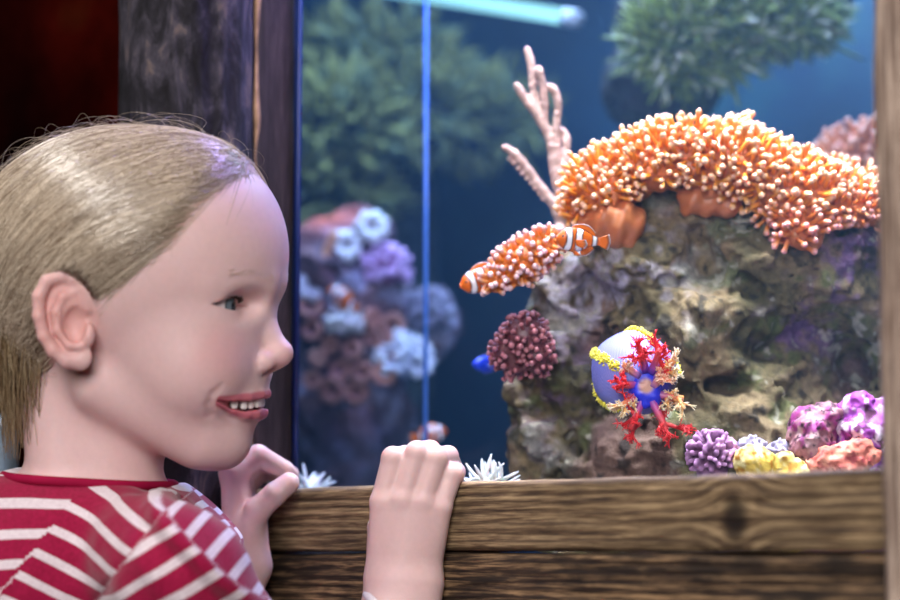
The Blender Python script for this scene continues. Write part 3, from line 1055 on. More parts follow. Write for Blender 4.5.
        tt = np.repeat(np.cos(a[:, 0]) * sg, 16)
        adopt(mesh_np('eye', put(e), q, fish_mat, None, {'col': mixc(np.tile(lin(190, 96, 30), (len(e), 1)), (step(tt, .4, .5), lin(8, 8, 10)))}), root)
    return root


fish_mat = attr_mat('fish_scales', rough=0.3, spec=0.5)
FF = Frame(1.24)
fish(FF, 579, 240, -8, 58, 196, -6, 'orange and white clownfish nestling under the fleshy foot of the carpet anemone', group='clownfish', pitch=-4)
fish(Frame(1.285), 482, 279, 2, 58, 200, 0, 'clownfish peeping out behind the small pink tipped anemone arm', group='clownfish', pitch=18)
fish(Frame(1.64), 342, 298, 0, 44, 150, 0, 'blurred clownfish resting above the pale mound on the distant reef', group='clownfish', pitch=-30)
fish(Frame(1.55), 431, 434, 0, 40, 20, 0, 'blurred clownfish low in the water just over the near hand', group='clownfish', pitch=-10)
fish(Frame(1.40), 486, 364, 0, 34, 200, 0, 'small bright blue fish beside the dusky rose polyps', kind='blue')

# ------------------------------------------------------------------ sea apple
FS = Frame(1.215)
hs = FS.h
root = empty('sea_apple', tuple(FS.at(640, 378, 40)))
tag(root, 'violet blue sea apple with red feathery tentacles clinging to the reef', 'sea apple')
AX = np.array([0.42, -0.86, -0.28]); AX /= np.linalg.norm(AX)          # mouth direction
AU = np.cross(AX, [0, 0, 1.0]); AU /= np.linalg.norm(AU); AW = np.cross(AU, AX)
SC0 = hs(634, 373, 22); SA, SB = 48.0, 42.0
n, m = 90, 120
th = np.linspace(0, np.pi, n)[:, None]; ph = (np.arange(m) * 2 * np.pi / m)[None]
lobe_ = np.cos(5 * (ph - 1.66))
rr = 1 + 0.025 * lobe_ * np.sin(th)
gran = 0.010 * (np.sin(th * 75) * np.sin(ph * 60 * np.maximum(np.sin(th), .2)))
x = SA * np.cos(th) * np.ones_like(ph); r0 = SB * np.sin(th) * (rr + gran)
pts = SC0 + x[..., None] * AX + (r0 * np.cos(ph))[..., None] * AU + (r0 * np.sin(ph))[..., None] * AW
i = np.arange(n - 1)[:, None] * m; j = np.arange(m)[None]; jn = (j + 1) % m
quads = np.stack([i + j, i + m + j, i + m + jn, i + jn], -1).reshape(-1, 4)
pv = pts.reshape(-1, 3)
g_ = np.clip((gran / 0.010).ravel() * .5 + .5, 0, 1)
T = np.broadcast_to(th, (n, m)).ravel(); PH = np.broadcast_to(ph, (n, m)).ravel()
rowd = np.abs(((PH - 1.66 + math.pi / 5) % (2 * math.pi / 5)) - math.pi / 5) * np.sin(T)
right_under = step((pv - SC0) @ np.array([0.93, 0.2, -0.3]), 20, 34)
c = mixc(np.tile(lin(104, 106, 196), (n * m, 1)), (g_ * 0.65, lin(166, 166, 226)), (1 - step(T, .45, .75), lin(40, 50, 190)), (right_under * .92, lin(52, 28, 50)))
bo = mesh_np('body', FS.w(pv), quads, attr_mat('sea_apple_skin', .5, .4, sss=.15, sss_s=.003), None, {'col': c}); bm_fix(bo); adopt(bo, root)
# five double rows of yellow tube feet
r = np.random.default_rng(2)
for kx_ in range(5):
    pa0 = 1.66 + kx_ * 2 * math.pi / 5
    ps, ds = [], []
    for tt_ in np.linspace(1.05, 2.3, 60):
        for _ in range(3):
            a = pa0 + r.normal(0, 0.05) / max(math.sin(tt_), .3); b = tt_ + r.normal(0, .02)
            d = math.cos(b) * AX * SB / SA + math.sin(b) * (math.cos(a) * AU + math.sin(a) * AW)
            ps.append(SC0 + SA * math.cos(b) * AX + SB * math.sin(b) * 1.0 * (math.cos(a) * AU + math.sin(a) * AW)); ds.append(d / np.linalg.norm(d))
    ps, ds = np.array(ps), np.array(ds)
    path, R_, cc = tentacles(FS, ps, ds, (4, 7), (.9, 1.3), [lin(190, 170, 30), lin(236, 216, 40), lin(244, 228, 90)], (0, 0, 0), 30 + kx_, 1.3, 5)
    tube_obj('tube_feet', FS, path, R_, cc, flesh, root, 5)
r = np.random.default_rng(12)


def dend(p, d, L, rad, depth, out, t0, seed_r):
    k = 6
    d = d / np.linalg.norm(d)
    path = [p]
    q = p.copy(); dd = d.copy()
    for i in range(k - 1):
        dd = dd + seed_r.normal(0, 0.10, 3); dd /= np.linalg.norm(dd)
        q = q + dd * L / (k - 1); path.append(q.copy())
    t1 = t0 + (1 - t0) * (0.45 if depth > 0 else 1.0)
    out.append((np.array(path), np.linspace(rad, rad * .62, k), np.linspace(t0, t1, k)))
    if depth > 0:
        for i in range(5 if depth > 1 else 6):
            s = seed_r.uniform(0.4, 1.0)
            b = path[int(s * (k - 1))]
            nd = dd + seed_r.normal(0, 0.75, 3)
            dend(b, nd, L * seed_r.uniform(.42, .66), rad * .50, depth - 1, out, t1 * .9, seed_r)


RED = [lin(90, 60, 190), lin(226, 90, 90), lin(214, 22, 34), lin(226, 40, 44)]
ORG = [lin(110, 80, 180), lin(236, 150, 120), lin(232, 116, 66), lin(236, 200, 168)]
CRM = [lin(100, 80, 180), lin(230, 120, 80), lin(238, 168, 90), lin(240, 226, 190)]
mouth_c = hs(646, 388, -18)
tl = [((645, 370, -22), (642, 340, -34), 30, RED), ((652, 372, -22), (664, 346, -34), 28, RED), ((655, 380, -22), (680, 350, -30), 30, CRM), ((653, 386, -24), (668, 372, -40), 20, ORG),
      ((656, 394, -22), (684, 404, -34), 28, CRM), ((651, 398, -24), (668, 436, -36), 36, RED), ((643, 399, -24), (627, 432, -34), 34, RED), ((637, 393, -22), (618, 410, -34), 24, CRM),
      ((636, 385, -22), (618, 384, -36), 20, RED), ((638, 376, -22), (622, 362, -32), 20, ORG)]
for ti, (a, b, L, cols) in enumerate(tl):
    out = []
    a, b = hs(*a), hs(*b)
    dend(a - (b - a) * .05, b - a, L * 1.05, 5.0, 3, out, 0.0, np.random.default_rng(40 + ti))
    path = np.array([o[0] for o in out]); R_ = np.array([o[1] for o in out]); tt = np.array([o[2] for o in out])
    cc = np.stack([np.interp(tt, [0, .3, .6, 1], [x[i] for x in cols]) for i in range(3)], -1)
    o = tube_obj('feathery_tentacle', FS, path, R_, cc, flesh, root, 5)
    o['label'] = 'red feathery tentacle' if cols is RED else 'cream and orange feathery tentacle'
o, _, _ = blob('mouth_disc', FS, [('e', mouth_c + np.array([0, 0, 2]), (17, 9, 17)), ('e', hs(645, 400, -24), (7, 6, 9)), ('e', hs(655, 398, -24), (6, 6, 9)), ('e', hs(640, 392, -24), (8, 6, 7))], lambda p: (1.0 * fbm(p / 5, 3)).astype(F32), (hs(615, 425, -60), hs(680, 355, 20)), 1.6,
               lambda v: mixc(np.tile(lin(46, 56, 214), (len(v), 1)), (1 - step(np.linalg.norm(v - (hs(646, 386, -28)), axis=1), 5, 10), lin(196, 150, 130))), flesh, root, 6)
o['label'] = 'vivid blue mouth disc'


# ------------------------------------------------------------------ corals at the foot of the reef
def stub_coral(name, label, fr, px, py, y, r0, n, mind, L, rad, cols, seed, up=0.2, base=None, stalk=0, cat='coral', group=None, mat=None):
    """rounded colony of stubby branches, one continuous skeleton"""
    c0 = fr.h(px, py, y)
    rr = np.random.default_rng(seed)
    gi = np.arange(n) + .5
    a = np.arccos(1 - 2 * gi / n); b = math.pi * (1 + 5 ** .5) * gi
    d = np.stack([np.cos(b) * np.sin(a), np.sin(b) * np.sin(a), np.cos(a)], 1) + rr.normal(0, .10, (n, 3))
    d /= np.linalg.norm(d, axis=1, keepdims=True)
    d = d[(d[:, 2] > -0.55) & (d[:, 1] < 0.75)]
    Ls = rr.uniform(*L, len(d)); Rs = rr.uniform(*rad, len(d))
    tips = c0 + d * (r0 + Ls)[:, None] + np.array([0, 0, 1.0]) * up * Ls[:, None]

    def fld(p):
        f = Field(p)
        f.d = (np.linalg.norm(p - c0.astype(F32), axis=1) - r0 * .92).astype(F32)
        for i in range(len(d)):
            f.rc(c0 + d[i] * r0 * .75, tips[i], Rs[i] * .85, Rs[i], 1.8)
        if stalk: f.rc(c0, c0 - np.array([0, 0, stalk]), r0 * .8, r0 * .8, 6)
        return f.d + .5 * vnoise(p / 3).astype(F32)
    R_ = r0 + max(L) * (1 + up) + max(rad) + 6
    lo = c0 - R_; lo[2] -= stalk
    v, q = surface_nets(fld, lo, c0 + R_, 1.7 if r0 < 40 else 2.4)
    tt = step(np.linalg.norm(v - c0, axis=1), r0 * .9, r0 + np.mean(L) + 2)
    tone = (1 + .2 * fbm(v / 8, 2))[:, None]
    o = mesh_np(name, fr.w(v), q, mat or coral_mat, None, {'col': np.clip((cols[0] * (1 - tt[:, None]) + cols[1] * tt[:, None]) * tone, 0, 1)})
    tag(o, label, cat, group)
    return o


FL = Frame(1.20)
hl = FL.h
stub_coral('stubby_coral', 'round mauve coral of stubby finger branches below the sea apple', FL, 712, 456, 10, 19, 190, 4, (5, 8), (2.2, 2.8), (lin(84, 44, 70), lin(192, 140, 186)), 3, stalk=70)
stub_coral('stubby_coral', 'pale lavender grey nubbly coral behind the yellow sponge', FL, 752, 452, 20, 13, 120, 4, (2, 4), (1.6, 2.1), (lin(110, 100, 124), lin(190, 180, 206)), 4, stalk=70)
stub_coral('stubby_coral', 'lavender nubbly coral leaning against the mauve brown lump', FL, 783, 458, 16, 15, 150, 4, (1.5, 3.5), (1.5, 2.0), (lin(104, 94, 116), lin(176, 166, 190)), 5, stalk=70)


def lump(name, label, fr, prims, noise, colour, mat, vox=2.0, cat=None, k=10, pad=14):
    o, v, q = blob(name, fr, prims, noise, boxof(prims, pad), vox, colour, mat, None, k)
    tag(o, label, cat)
    return o


lump('purple_rock', 'bright magenta purple coralline rock beside the upright post', FL,
     [('e', hl(866, 432, 10), (34, 34, 30)), ('e', hl(858, 408, 6), (17, 17, 16)), ('e', hl(888, 425, 14), (30, 26, 26)), ('c', hl(866, 460, 12), hl(866, 540, 12), 28, 30)], rock_noise(4.5, 22, 5.0),
     lambda v: mixc(np.tile(lin(156, 60, 160), (len(v), 1)), (step(fbm(v / 14, 3), -.05, .5), lin(196, 96, 206)), (step(fbm(v / 9 + 5, 3), .18, .5), lin(226, 200, 218)), (step(fbm(v / 7 + 15, 3), .3, .6), lin(90, 30, 70))), coral_mat, cat='rock')
lump('brown_rock', 'mauve brown pitted rock between the lavender coral and purple rock', FL,
     [('e', hl(812, 434, 6), (24, 30, 24)), ('e', hl(826, 420, 10), (16, 18, 18)), ('c', hl(814, 450, 8), hl(814, 540, 8), 22, 24)], rock_noise(4.5, 20, 11.0),
     lambda v: mixc(np.tile(lin(146, 96, 106), (len(v), 1)), (step(fbm(v / 12, 3), 0, .5), lin(180, 140, 140)), (step(fbm(v / 9 + 5, 3), .1, .5), lin(150, 50, 120)), (step(fbm(v / 5 + 15, 3), .3, .6), lin(70, 40, 50))), coral_mat, cat='rock')
lump('orange_sponge', 'orange pink encrusting sponge in front of the purple rock', FL,
     [('e', hl(846, 458, -24), (28, 11, 14)), ('e', hl(862, 452, -24), (16, 9, 12)), ('e', hl(822, 466, -22), (16, 8, 12)), ('c', hl(846, 466, -20), hl(846, 540, -18), 16, 18)], rock_noise(3.4, 12, 2.0),
     lambda v: mixc(np.tile(lin(206, 112, 92), (len(v), 1)), (step(fbm(v / 8, 3), 0, .5), lin(226, 150, 120)), (step(fbm(v / 6 + 9, 3), .2, .6), lin(170, 66, 66))), coral_mat, cat='sponge')
for (x, y, rx, rz, lab, sd) in ((757, 462, 20, 13, 'larger yellow sponge beside the mauve stubby coral', 1.0), (790, 470, 20, 8, 'flatter pale yellow sponge at the foot of the lavender coral', 7.0)):
    lump('yellow_sponge', lab, FL, [('e', hl(x, y, -20), (rx, rz, 15)), ('e', hl(x - 8, y - 4, -20), (rx * .55, rz, 12)), ('c', hl(x, y + 6, -18), hl(x, 540, -18), 13, 14)], rock_noise(3.0, 14, sd),
         lambda v: mixc(np.tile(lin(226, 190, 84), (len(v), 1)), (step(fbm(v / 8, 3), -.1, .4), lin(244, 226, 160)), (step(fbm(v / 6 + 9, 3), .25, .6), lin(190, 130, 40))), coral_mat, cat='sponge')

# ------------------------------------------------------------------ distant reef
FD = Frame(1.70)
hd = FD.h
prims = [('e', hd(350, 300, 30), (64, 70, 50)), ('e', hd(318, 262, 10), (34, 44, 36)), ('e', hd(360, 238, 20), (34, 24, 30)), ('e', hd(425, 325, 60), (34, 42, 36)), ('e', hd(350, 370, 20), (58, 50, 50)), ('c', hd(355, 420, 30), hd(355, 520, 30), 60, 66)]
lo, hi = boxof(prims, 18)
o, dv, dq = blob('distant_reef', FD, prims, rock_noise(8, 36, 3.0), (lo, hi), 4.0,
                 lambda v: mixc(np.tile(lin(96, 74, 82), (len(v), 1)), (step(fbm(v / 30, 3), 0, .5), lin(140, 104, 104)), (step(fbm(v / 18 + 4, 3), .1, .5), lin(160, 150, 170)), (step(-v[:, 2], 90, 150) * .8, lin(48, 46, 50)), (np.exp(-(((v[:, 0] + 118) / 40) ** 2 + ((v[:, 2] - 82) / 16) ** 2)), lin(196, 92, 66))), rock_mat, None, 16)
tag(o, 'blurred distant reef rock behind the divider pane, crowded with corals', 'rock')
stub_coral('bushy_coral', 'pink lavender bushy coral on the upper edge of the distant reef', FD, 386, 270, -16, 16, 90, 4, (6, 10), (2.6, 3.4), (lin(150, 96, 140), lin(220, 180, 224)), 21)
stub_coral('bushy_coral', 'white frilly coral low on the distant reef beside the blue edge', FD, 404, 362, -26, 17, 90, 4, (8, 13), (2.8, 3.8), (lin(170, 176, 196), lin(240, 242, 248)), 22)
stub_coral('bushy_coral', 'white mound coral below the blurred clownfish', FD, 345, 322, -30, 14, 70, 4, (2, 5), (3, 4), (lin(200, 190, 180), lin(244, 236, 228)), 23)
stub_coral('bushy_coral', 'faded grey coral past the blue edge of the divider', FD, 428, 315, 10, 18, 80, 4, (5, 9), (3, 4), (lin(100, 96, 116), lin(150, 146, 164)), 24)


def ring_polyp(fr, c, r0, tube, nrm, tilt, cin, cout, label, group, name='ring_polyp', frill=0):
    nrm = np.asarray(nrm, float); nrm /= np.linalg.norm(nrm)
    u = np.cross(nrm, [0.1, 0, 1.0]); u /= np.linalg.norm(u); w_ = np.cross(u, nrm)
    n, m = 40, 14
    a = np.arange(n) * 2 * np.pi / n; b = np.arange(m) * 2 * np.pi / m
    rad = r0 * (1 + 0.14 * np.cos(a * frill) if frill else np.ones(n))
    ring = (rad[:, None] + tube * np.cos(b)[None])
    pts = c + (ring * np.cos(a)[:, None])[..., None] * u + (ring * np.sin(a)[:, None])[..., None] * w_ + (tube * np.sin(b))[None, :, None] * nrm
    i = np.arange(n)[:, None]; j = np.arange(m)[None]; i2 = (i + 1) % n; j2 = (j + 1) % m
    q = np.stack([i * m + j, i2 * m + j, i2 * m + j2, i * m + j2], -1).reshape(-1, 4)
    cc = np.tile(cout, (n * m, 1)) * (1 + .15 * vnoise(pts.reshape(-1, 3) / 4))[:, None]
    root = empty(name, tuple(fr.w(c)[0])); tag(root, label, 'coral polyp', group)
    o = mesh_np('rim', fr.w(pts.reshape(-1, 3)), q, coral_mat, None, {'col': np.clip(cc, 0, 1)}); bm_fix(o); adopt(o, root)
    # oral disc, domed, with a stalk behind
    n2 = 10
    rr2 = np.concatenate([np.linspace(0.02, 1, n2), [0.7, 0.62]]) * r0
    hh2 = np.concatenate([np.interp(np.linspace(0, 1, n2), [0, .25, 1], [1.5, -1.5, 0.5]), [-6, -14]])
    p2 = c + (rr2[:, None] * np.cos(a)[None])[..., None] * u + (rr2[:, None] * np.sin(a)[None])[..., None] * w_ + hh2[:, None, None] * nrm
    i = np.arange(len(rr2) - 1)[:, None] * n; j = np.arange(n)[None]; jn = (j + 1) % n
    q2 = np.stack([i + j, i + n + j, i + n + jn, i + jn], -1).reshape(-1, 4)
    o = mesh_np('disc', fr.w(p2.reshape(-1, 3)), q2, coral_mat, None, {'col': np.tile(cin, (len(rr2) * n, 1))}); bm_fix(o); adopt(o, root)


r = np.random.default_rng(77)
spots = [(312, 330), (330, 345), (352, 350), (372, 338), (388, 350), (318, 358), (340, 370), (362, 372), (384, 374), (312, 380), (372, 318), (392, 326), (310, 306), (356, 392), (332, 390)]
for x, y in spots:
    ring_polyp(FD, hd(x, y, -34 + r.uniform(-4, 6)), r.uniform(5.5, 11), r.uniform(2.6, 4.4), (r.normal(0, .25), -1, r.normal(.1, .25)), 0,
               lin(132, 84, 72), lin(186, 126, 104) * r.uniform(.7, 1.2), 'blurred orange brown ring polyp on the distant reef under the white mound', 'orange brown ring polyps on the distant reef')
for x, y, lab in ((346, 246, 'white rosette polyp near the orange sponge stick on the distant reef'), (372, 227, 'white rosette polyp topmost on the distant reef'), (312, 285, 'pale pink rosette polyp at the glass corner side of the distant reef')):
    ring_polyp(FD, hd(x, y, -24), 10.5, 6.5, (.1, -1, .25), 0, lin(206, 196, 196), lin(232, 230, 226), lab, 'rosette polyps on the distant reef', 'rosette_polyp', 7)
lump('orange_sponge', 'thin orange tan sponge stick on the distant reef', FD, [('c', hd(318, 275, -30), hd(334, 236, -30), 6, 5)], lambda p: (1.0 * fbm(p / 6, 3)).astype(F32),
     lambda v: np.tile(lin(206, 140, 100), (len(v), 1)), coral_mat, cat='sponge')


# ------------------------------------------------------------------ algae
def algae(name, label, fr, blobs, n, L, w0, cols, seed, stem, bend=(0, -0.2, 0.2), back=None, group=None):
    r = np.random.default_rng(seed)
    root = empty(name, tuple(fr.w(stem)[0])); tag(root, label, 'algae', group)
    vs, fs, cs, o = [], [], [], 0
    for (c, rad, wgt) in blobs:
        m = int(n * wgt)
        d = r.normal(size=(m, 3)); d /= np.linalg.norm(d, axis=1, keepdims=True)
        p = np.asarray(c) + d * np.asarray(rad) * r.uniform(.3, 1, (m, 1)) ** .5
        dr = d + np.asarray(bend) + r.normal(0, .3, (m, 3)); dr /= np.linalg.norm(dr, axis=1, keepdims=True)
        LL = r.uniform(*L, m)
        k = 6
        t = np.linspace(0, 1, k)
        dr2 = dr + r.normal(0, .45, (m, 3))
        path = p[:, None] + (dr[:, None] * (1 - t[None, :, None] * .5) + dr2[:, None] * t[None, :, None] * .5) * (t[None, :, None] * LL[:, None, None])
        R_ = r.uniform(*w0, m)[:, None] * np.interp(t, [0, .3, .75, 1], [.5, 1, .9, .15])[None]
        v, f = tubes(path, R_, 4)
        tone = np.clip(r.normal(.5, .28, m), 0, 1)[:, None, None]
        c_ = cols[0] * (1 - tone) + cols[1] * tone
        pick = (r.random(m) < .12)[:, None, None]
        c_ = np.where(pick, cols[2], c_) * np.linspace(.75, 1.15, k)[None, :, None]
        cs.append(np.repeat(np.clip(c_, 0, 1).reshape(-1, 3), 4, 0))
        vs.append(v); fs += [x + o for x in f]; o += len(v)
    fo = mesh_np('fronds', fr.w(np.concatenate(vs)), fs, leaf_mat, None, {'col': np.concatenate(cs)}); adopt(fo, root); fo['kind'] = 'stuff'
    if back:
        b, _, _ = blob('holdfast', fr, back, rock_noise(8, 34, seed), boxof(back, 16), 4.0, lambda v: mixc(np.tile(lin(46, 44, 42), (len(v), 1)), (step(fbm(v / 20, 3), 0, .5), lin(70, 70, 56))), rock_mat, root, 18)
        b['label'] = 'dark rock the fronds grow on'


leaf_mat = attr_mat('algae_frond', rough=0.5, spec=0.35)
FT = Frame(1.58)
ht = FT.h
GR = [lin(66, 82, 30), lin(150, 164, 66), lin(206, 206, 170)]
algae('green_algae', 'feathery green algae on dark rock hanging high above the carpet anemone', FT,
      [(ht(668, 40, 0), (34, 34, 34), .26), (ht(700, 18, 0), (46, 30, 34), .22), (ht(750, 20, 0), (50, 26, 34), .22), (ht(800, 15, 6), (34, 24, 30), .16), (ht(720, 55, -6), (30, 16, 20), .08), (ht(685, 70, 0), (20, 26, 20), .06)],
      2600, (16, 34), (1.2, 2.4), GR, 3, ht(720, 60, 40), back=[('e', ht(720, 20, 60), (110, 50, 50)), ('e', ht(660, 90, 70), (56, 70, 44)), ('e', ht(790, 0, 60), (60, 40, 40)), ('c', ht(700, 20, 80), ht(700, -120, 120), 60, 90)])
FT2 = Frame(1.95)
h2 = FT2.h
OL = [lin(84, 86, 44), lin(162, 158, 84), lin(140, 150, 110)]
algae('olive_algae', 'blurred olive green algae bank behind the divider pane', FT2, [(h2(345, 130, 0), (60, 60, 40), .4), (h2(420, 110, 20), (70, 50, 40), .3), (h2(330, 190, 0), (50, 40, 30), .2), (h2(490, 120, 50), (50, 60, 30), .15), (h2(370, 55, 40), (80, 50, 30), .2)],
      1700, (20, 44), (2.2, 4.2), OL, 9, h2(380, 180, 60), back=[('e', h2(390, 130, 70), (120, 90, 40)), ('c', h2(380, 200, 80), h2(380, 500, 90), 60, 50)])

# ------------------------------------------------------------------ lamps of the aquarium
lampm = NT('lamp_tube_glow')
em = lampm.n('ShaderNodeEmission'); em.inputs[0].default_value = (0.45, 0.95, 0.95, 1); em.inputs[1].default_value = 1.5
lampm.l(em.outputs[0], lampm.out.inputs['Surface'])
la, lb = P(425, -6, 2.0), P(566, 17, 1.72)
lt = empty('aquarium_lamp', tuple((la + lb) / 2)); tag(lt, 'glowing pale cyan lamp tube over the water above the sea rod', 'lamp')
dl = (lb - la); la2 = la - dl * .5
v, f = tubes(np.array([[la2 + (lb - la2) * t for t in np.linspace(0, 1, 8)]]), np.full((1, 8), 0.0065), 14)
adopt(mesh_np('tube', v, f, lampm.m), lt)
capm = plain('white_plastic', srgb(190, 200, 204), .4)
for e0, e1 in ((la2, la2 - dl * .06), (lb, lb + dl * .06)):
    v, f = tubes(np.array([[e0 + (e1 - e0) * t for t in np.linspace(0, 1, 4)]]), np.full((1, 4), 0.0075), 14)
    adopt(mesh_np('end_cap', v, f, capm), lt)


def area(name, loc, target, sx, sy, power, col, spread=180):
    l = bpy.data.lights.new(name, 'AREA'); l.shape = 'RECTANGLE'; l.size = sx; l.size_y = sy; l.energy = power; l.color = col; l.spread = math.radians(spread)
    o = bpy.data.objects.new(name, l); COL.objects.link(o); o.location = tuple(loc)
    o.rotation_euler = (Vector(tuple(target)) - Vector(tuple(loc))).to_track_quat('-Z', 'Y').to_euler()
    return o


area('hood_lamp', W(0.30, 0.06, 1.60), W(0.27, 0.24, 1.0), 0.5, 0.10, LP_F, (1.0, 0.93, 0.86), 62)
area('hood_lamp', W(-0.14, 0.32, 1.62), W(-0.16, 0.34, 1.0), 0.8, 0.40, LP_B, (0.50, 0.70, 1.0), 130)
area('actinic_lamp', W(0.10, 0.14, 1.60), P(270, 260, 1.17), 0.30, 0.06, LP_V, (0.40, 0.30, 1.0))
area('room_lamp', (-0.30, -0.80, 1.66), (-0.12, 1.2, 1.02), 1.0, 1.0, LP_R, (1.0, 0.94, 0.94))
area('ceiling_lamp', (-1.0, 0.75, 2.55), (-0.2, 1.2, 1.1), 0.35, 0.35, LP_C, (1.0, 0.95, 0.9))
w = bpy.data.worlds.new('world'); bpy.context.scene.world = w; w.use_nodes = True
w.node_tree.nodes['Background'].inputs[0].default_value = (0.02, 0.02, 0.025, 1)
# ================================================================== the child
D0 = 1.17
SC = D0 / FPX                    # metres per unit; the camera sits 2125 units in front of the origin


def to_world(v):
    v = np.asarray(v, float)
    return CAM + ((v[:, 1:2] + FPX) * FWD + v[:, 0:1] * RIGHT + v[:, 2:3] * UP) * SC


def H(px, py, y):
    k = (FPX + y) / FPX
    return np.array([(px - 450) * k, y, (300 - py) * k])


PSI = math.radians(13)
HO = np.array([130 - 450.0, 0, 10.0])
FV = np.array([math.cos(PSI), -math.sin(PSI), 0]); LV = np.array([-math.sin(PSI), -math.cos(PSI), 0]); ZV = np.array([0, 0, 1.0])
HM = np.stack([FV, LV, ZV], 1).astype(F32)          # columns: head axes


def head_of(p):                  # child frame -> head coordinates (forward, lateral, up)
    return (np.asarray(p, F32) - HO.astype(F32)) @ HM


def from_head(q):
    return HO + np.asarray(q, float) @ HM.T.astype(float)


def HL(px, py, l):
    """head coordinates of the point at lateral offset l seen at pixel px,py"""
    a = 0.0
    for _ in range(30):
        y = -a * math.sin(PSI) - l * math.cos(PSI)
        x = (px - 450) * (FPX + y) / FPX - HO[0]
        a = (x + l * math.sin(PSI)) / math.cos(PSI)
    return np.array([a, l, (300 - py) * (FPX + y) / FPX - HO[2]])


EYE = HL(214, 305.5, 46); EYE_R = 21.0
HLX = np.array([-140, -75, -55, -40, -22, -4, 32, 63, 86, 99, 112, 124, 134, 175.0])
HLZ = np.array([-130, -128, -105, -60, -12, -5, 8, 27, 48, 70, 92, 106, 118, 130.0])


def cranium(q):                  # |l| coordinates
    d = ell(q, (-4, 0, 27), (160, 124, 130))
    d = smin(d, ell(q, (62, 0, 48), (90, 97, 92)), 30)
    return d


def hair_over(q):
    z = np.interp(q[:, 0], HLX, HLZ)
    return q[:, 2] - z


def head_base(qin):
    q = qin.copy(); q[:, 1] = np.abs(q[:, 1])
    f = Field(q)
    f.d = cranium(q).astype(F32)
    f.ell((68, 0, -56), (76, 84, 104), 26)                       # face
    f.ell((66, 42, -60), (58, 50, 62), 26)                       # cheek mass
    f.ell((88, 48, -78), (36, 35, 34), 24)                       # smiling cheek
    f.rc((-6, 66, -92), (80, 20, -146), 27, 30, 24)              # jaw
    f.ell((97, 0, -147), (29, 30, 31), 16)                       # chin
    f.rc((-44, 0, -70), (-22, 0, -330), 60, 72, 30)              # neck
    f.rc((-70, 44, -60), (-50, 50, -250), 26, 30, 24)
    f.ell((116, 0, -104), (25, 36, 32), 14)                      # muzzle
    f.rc((140, 14, 6), (104, 68, 8), 12, 12, 18)                 # brow ridge
    f.sub(lambda p: ell(p, (EYE[0] + 36, 47, EYE[2] + 1), (22, 25, 12)), (EYE[0] + 36, 47, EYE[2]), 90, 14)
    # nose
    f.rc((136, 0, -14), (143, 0, -42), 8, 10, 14)
    f.rc((143, 0, -42), (156, 0, -62), 10, 14, 9)
    f.ell((141, 15, -70), (15, 10.5, 11), 8)
    f.rc((151, 0, -72), (136, 0, -84), 7, 6, 6)
    f.sub(lambda p: ell(p, (149, 8, -81), (8, 4.4, 6)), (149, 8, -81), 30, 3)
    # lids
    e = (float(EYE[0]), float(EYE[1]), float(EYE[2]))
    f.add(lambda p: np.linalg.norm(p - np.array(e, F32), axis=1) - (EYE_R + 3.2), e, 60, 8)

    def opening(p):
        u = p[:, 1] - e[1]; v = p[:, 2] - e[2]; w = p[:, 0] - e[0]
        r = np.sqrt(u * u + v * v + w * w)
        ph = (np.arctan2(u, np.maximum(w, -8)) - 0.24) / 1.12
        g = 1 - ph * ph
        up = 7.4 * g - 0.4 + 1.2 * ph
        dn = -5.0 * g + 0.4 + 1.2 * ph
        return np.maximum(np.maximum(np.maximum(v - up, dn - v) * 0.9, EYE_R - 3 - r), np.maximum(r - EYE_R - 14, -w - 4))
    f.sub(opening, e, 46, 1.4)
    cr = [np.array(e) + EYE_R * 1.12 * np.array([math.cos(t) * 0.9, math.sin(t), 0.50 - 0.06 * t]) for t in np.linspace(-0.5, 1.3, 7)]
    for a, b in zip(cr[:-1], cr[1:]):
        f.sub(lambda p, a=a, b=b: rc(p, a, b, 1.8, 1.8), (a + b) / 2, 22, 2.5)
    return f


def SURF(px, py, inset=0.0):
    """head coordinates where the line of sight at a pixel of the photograph meets the face"""
    y = -330.0
    for _ in range(60):
        q = head_of(H(px, py, y)[None])
        y += float(head_base(q).d[0]) * 0.8
    q = head_of(H(px, py, y + inset)[None])[0].astype(float)
    q[1] = abs(q[1])
    return q


def FRONT(py):
    """midline point of the face at the height of pixel row py"""
    a = 190.0
    for _ in range(60):
        a -= float(head_base(np.array([[a, 0, 290.0 - py]], F32)).d[0]) * 0.8
    return np.array([a, 0, 290.0 - py])


MOUTH = [FRONT(402), SURF(261, 404), SURF(249, 406), SURF(234, 405), SURF(219, 400.5)]
LIP_U = [FRONT(393.5), SURF(262, 394.5), SURF(250, 397), SURF(235, 398), SURF(220, 399.5)]
LIP_L = [FRONT(413), SURF(256, 413.5), SURF(247, 413.5), SURF(234, 409.5), SURF(221, 402)]
for q_ in (MOUTH, LIP_U, LIP_L):
    q_[1][1] = min(q_[1][1], 14)


ALA = [SURF(x, y, -1.2) for x, y in ((266, 346), (260.5, 352), (258.5, 359), (260, 366))]
FOLD = [SURF(x, y, -4.0) for x, y in ((222, 388), (214, 396), (210, 406), (211, 417))]


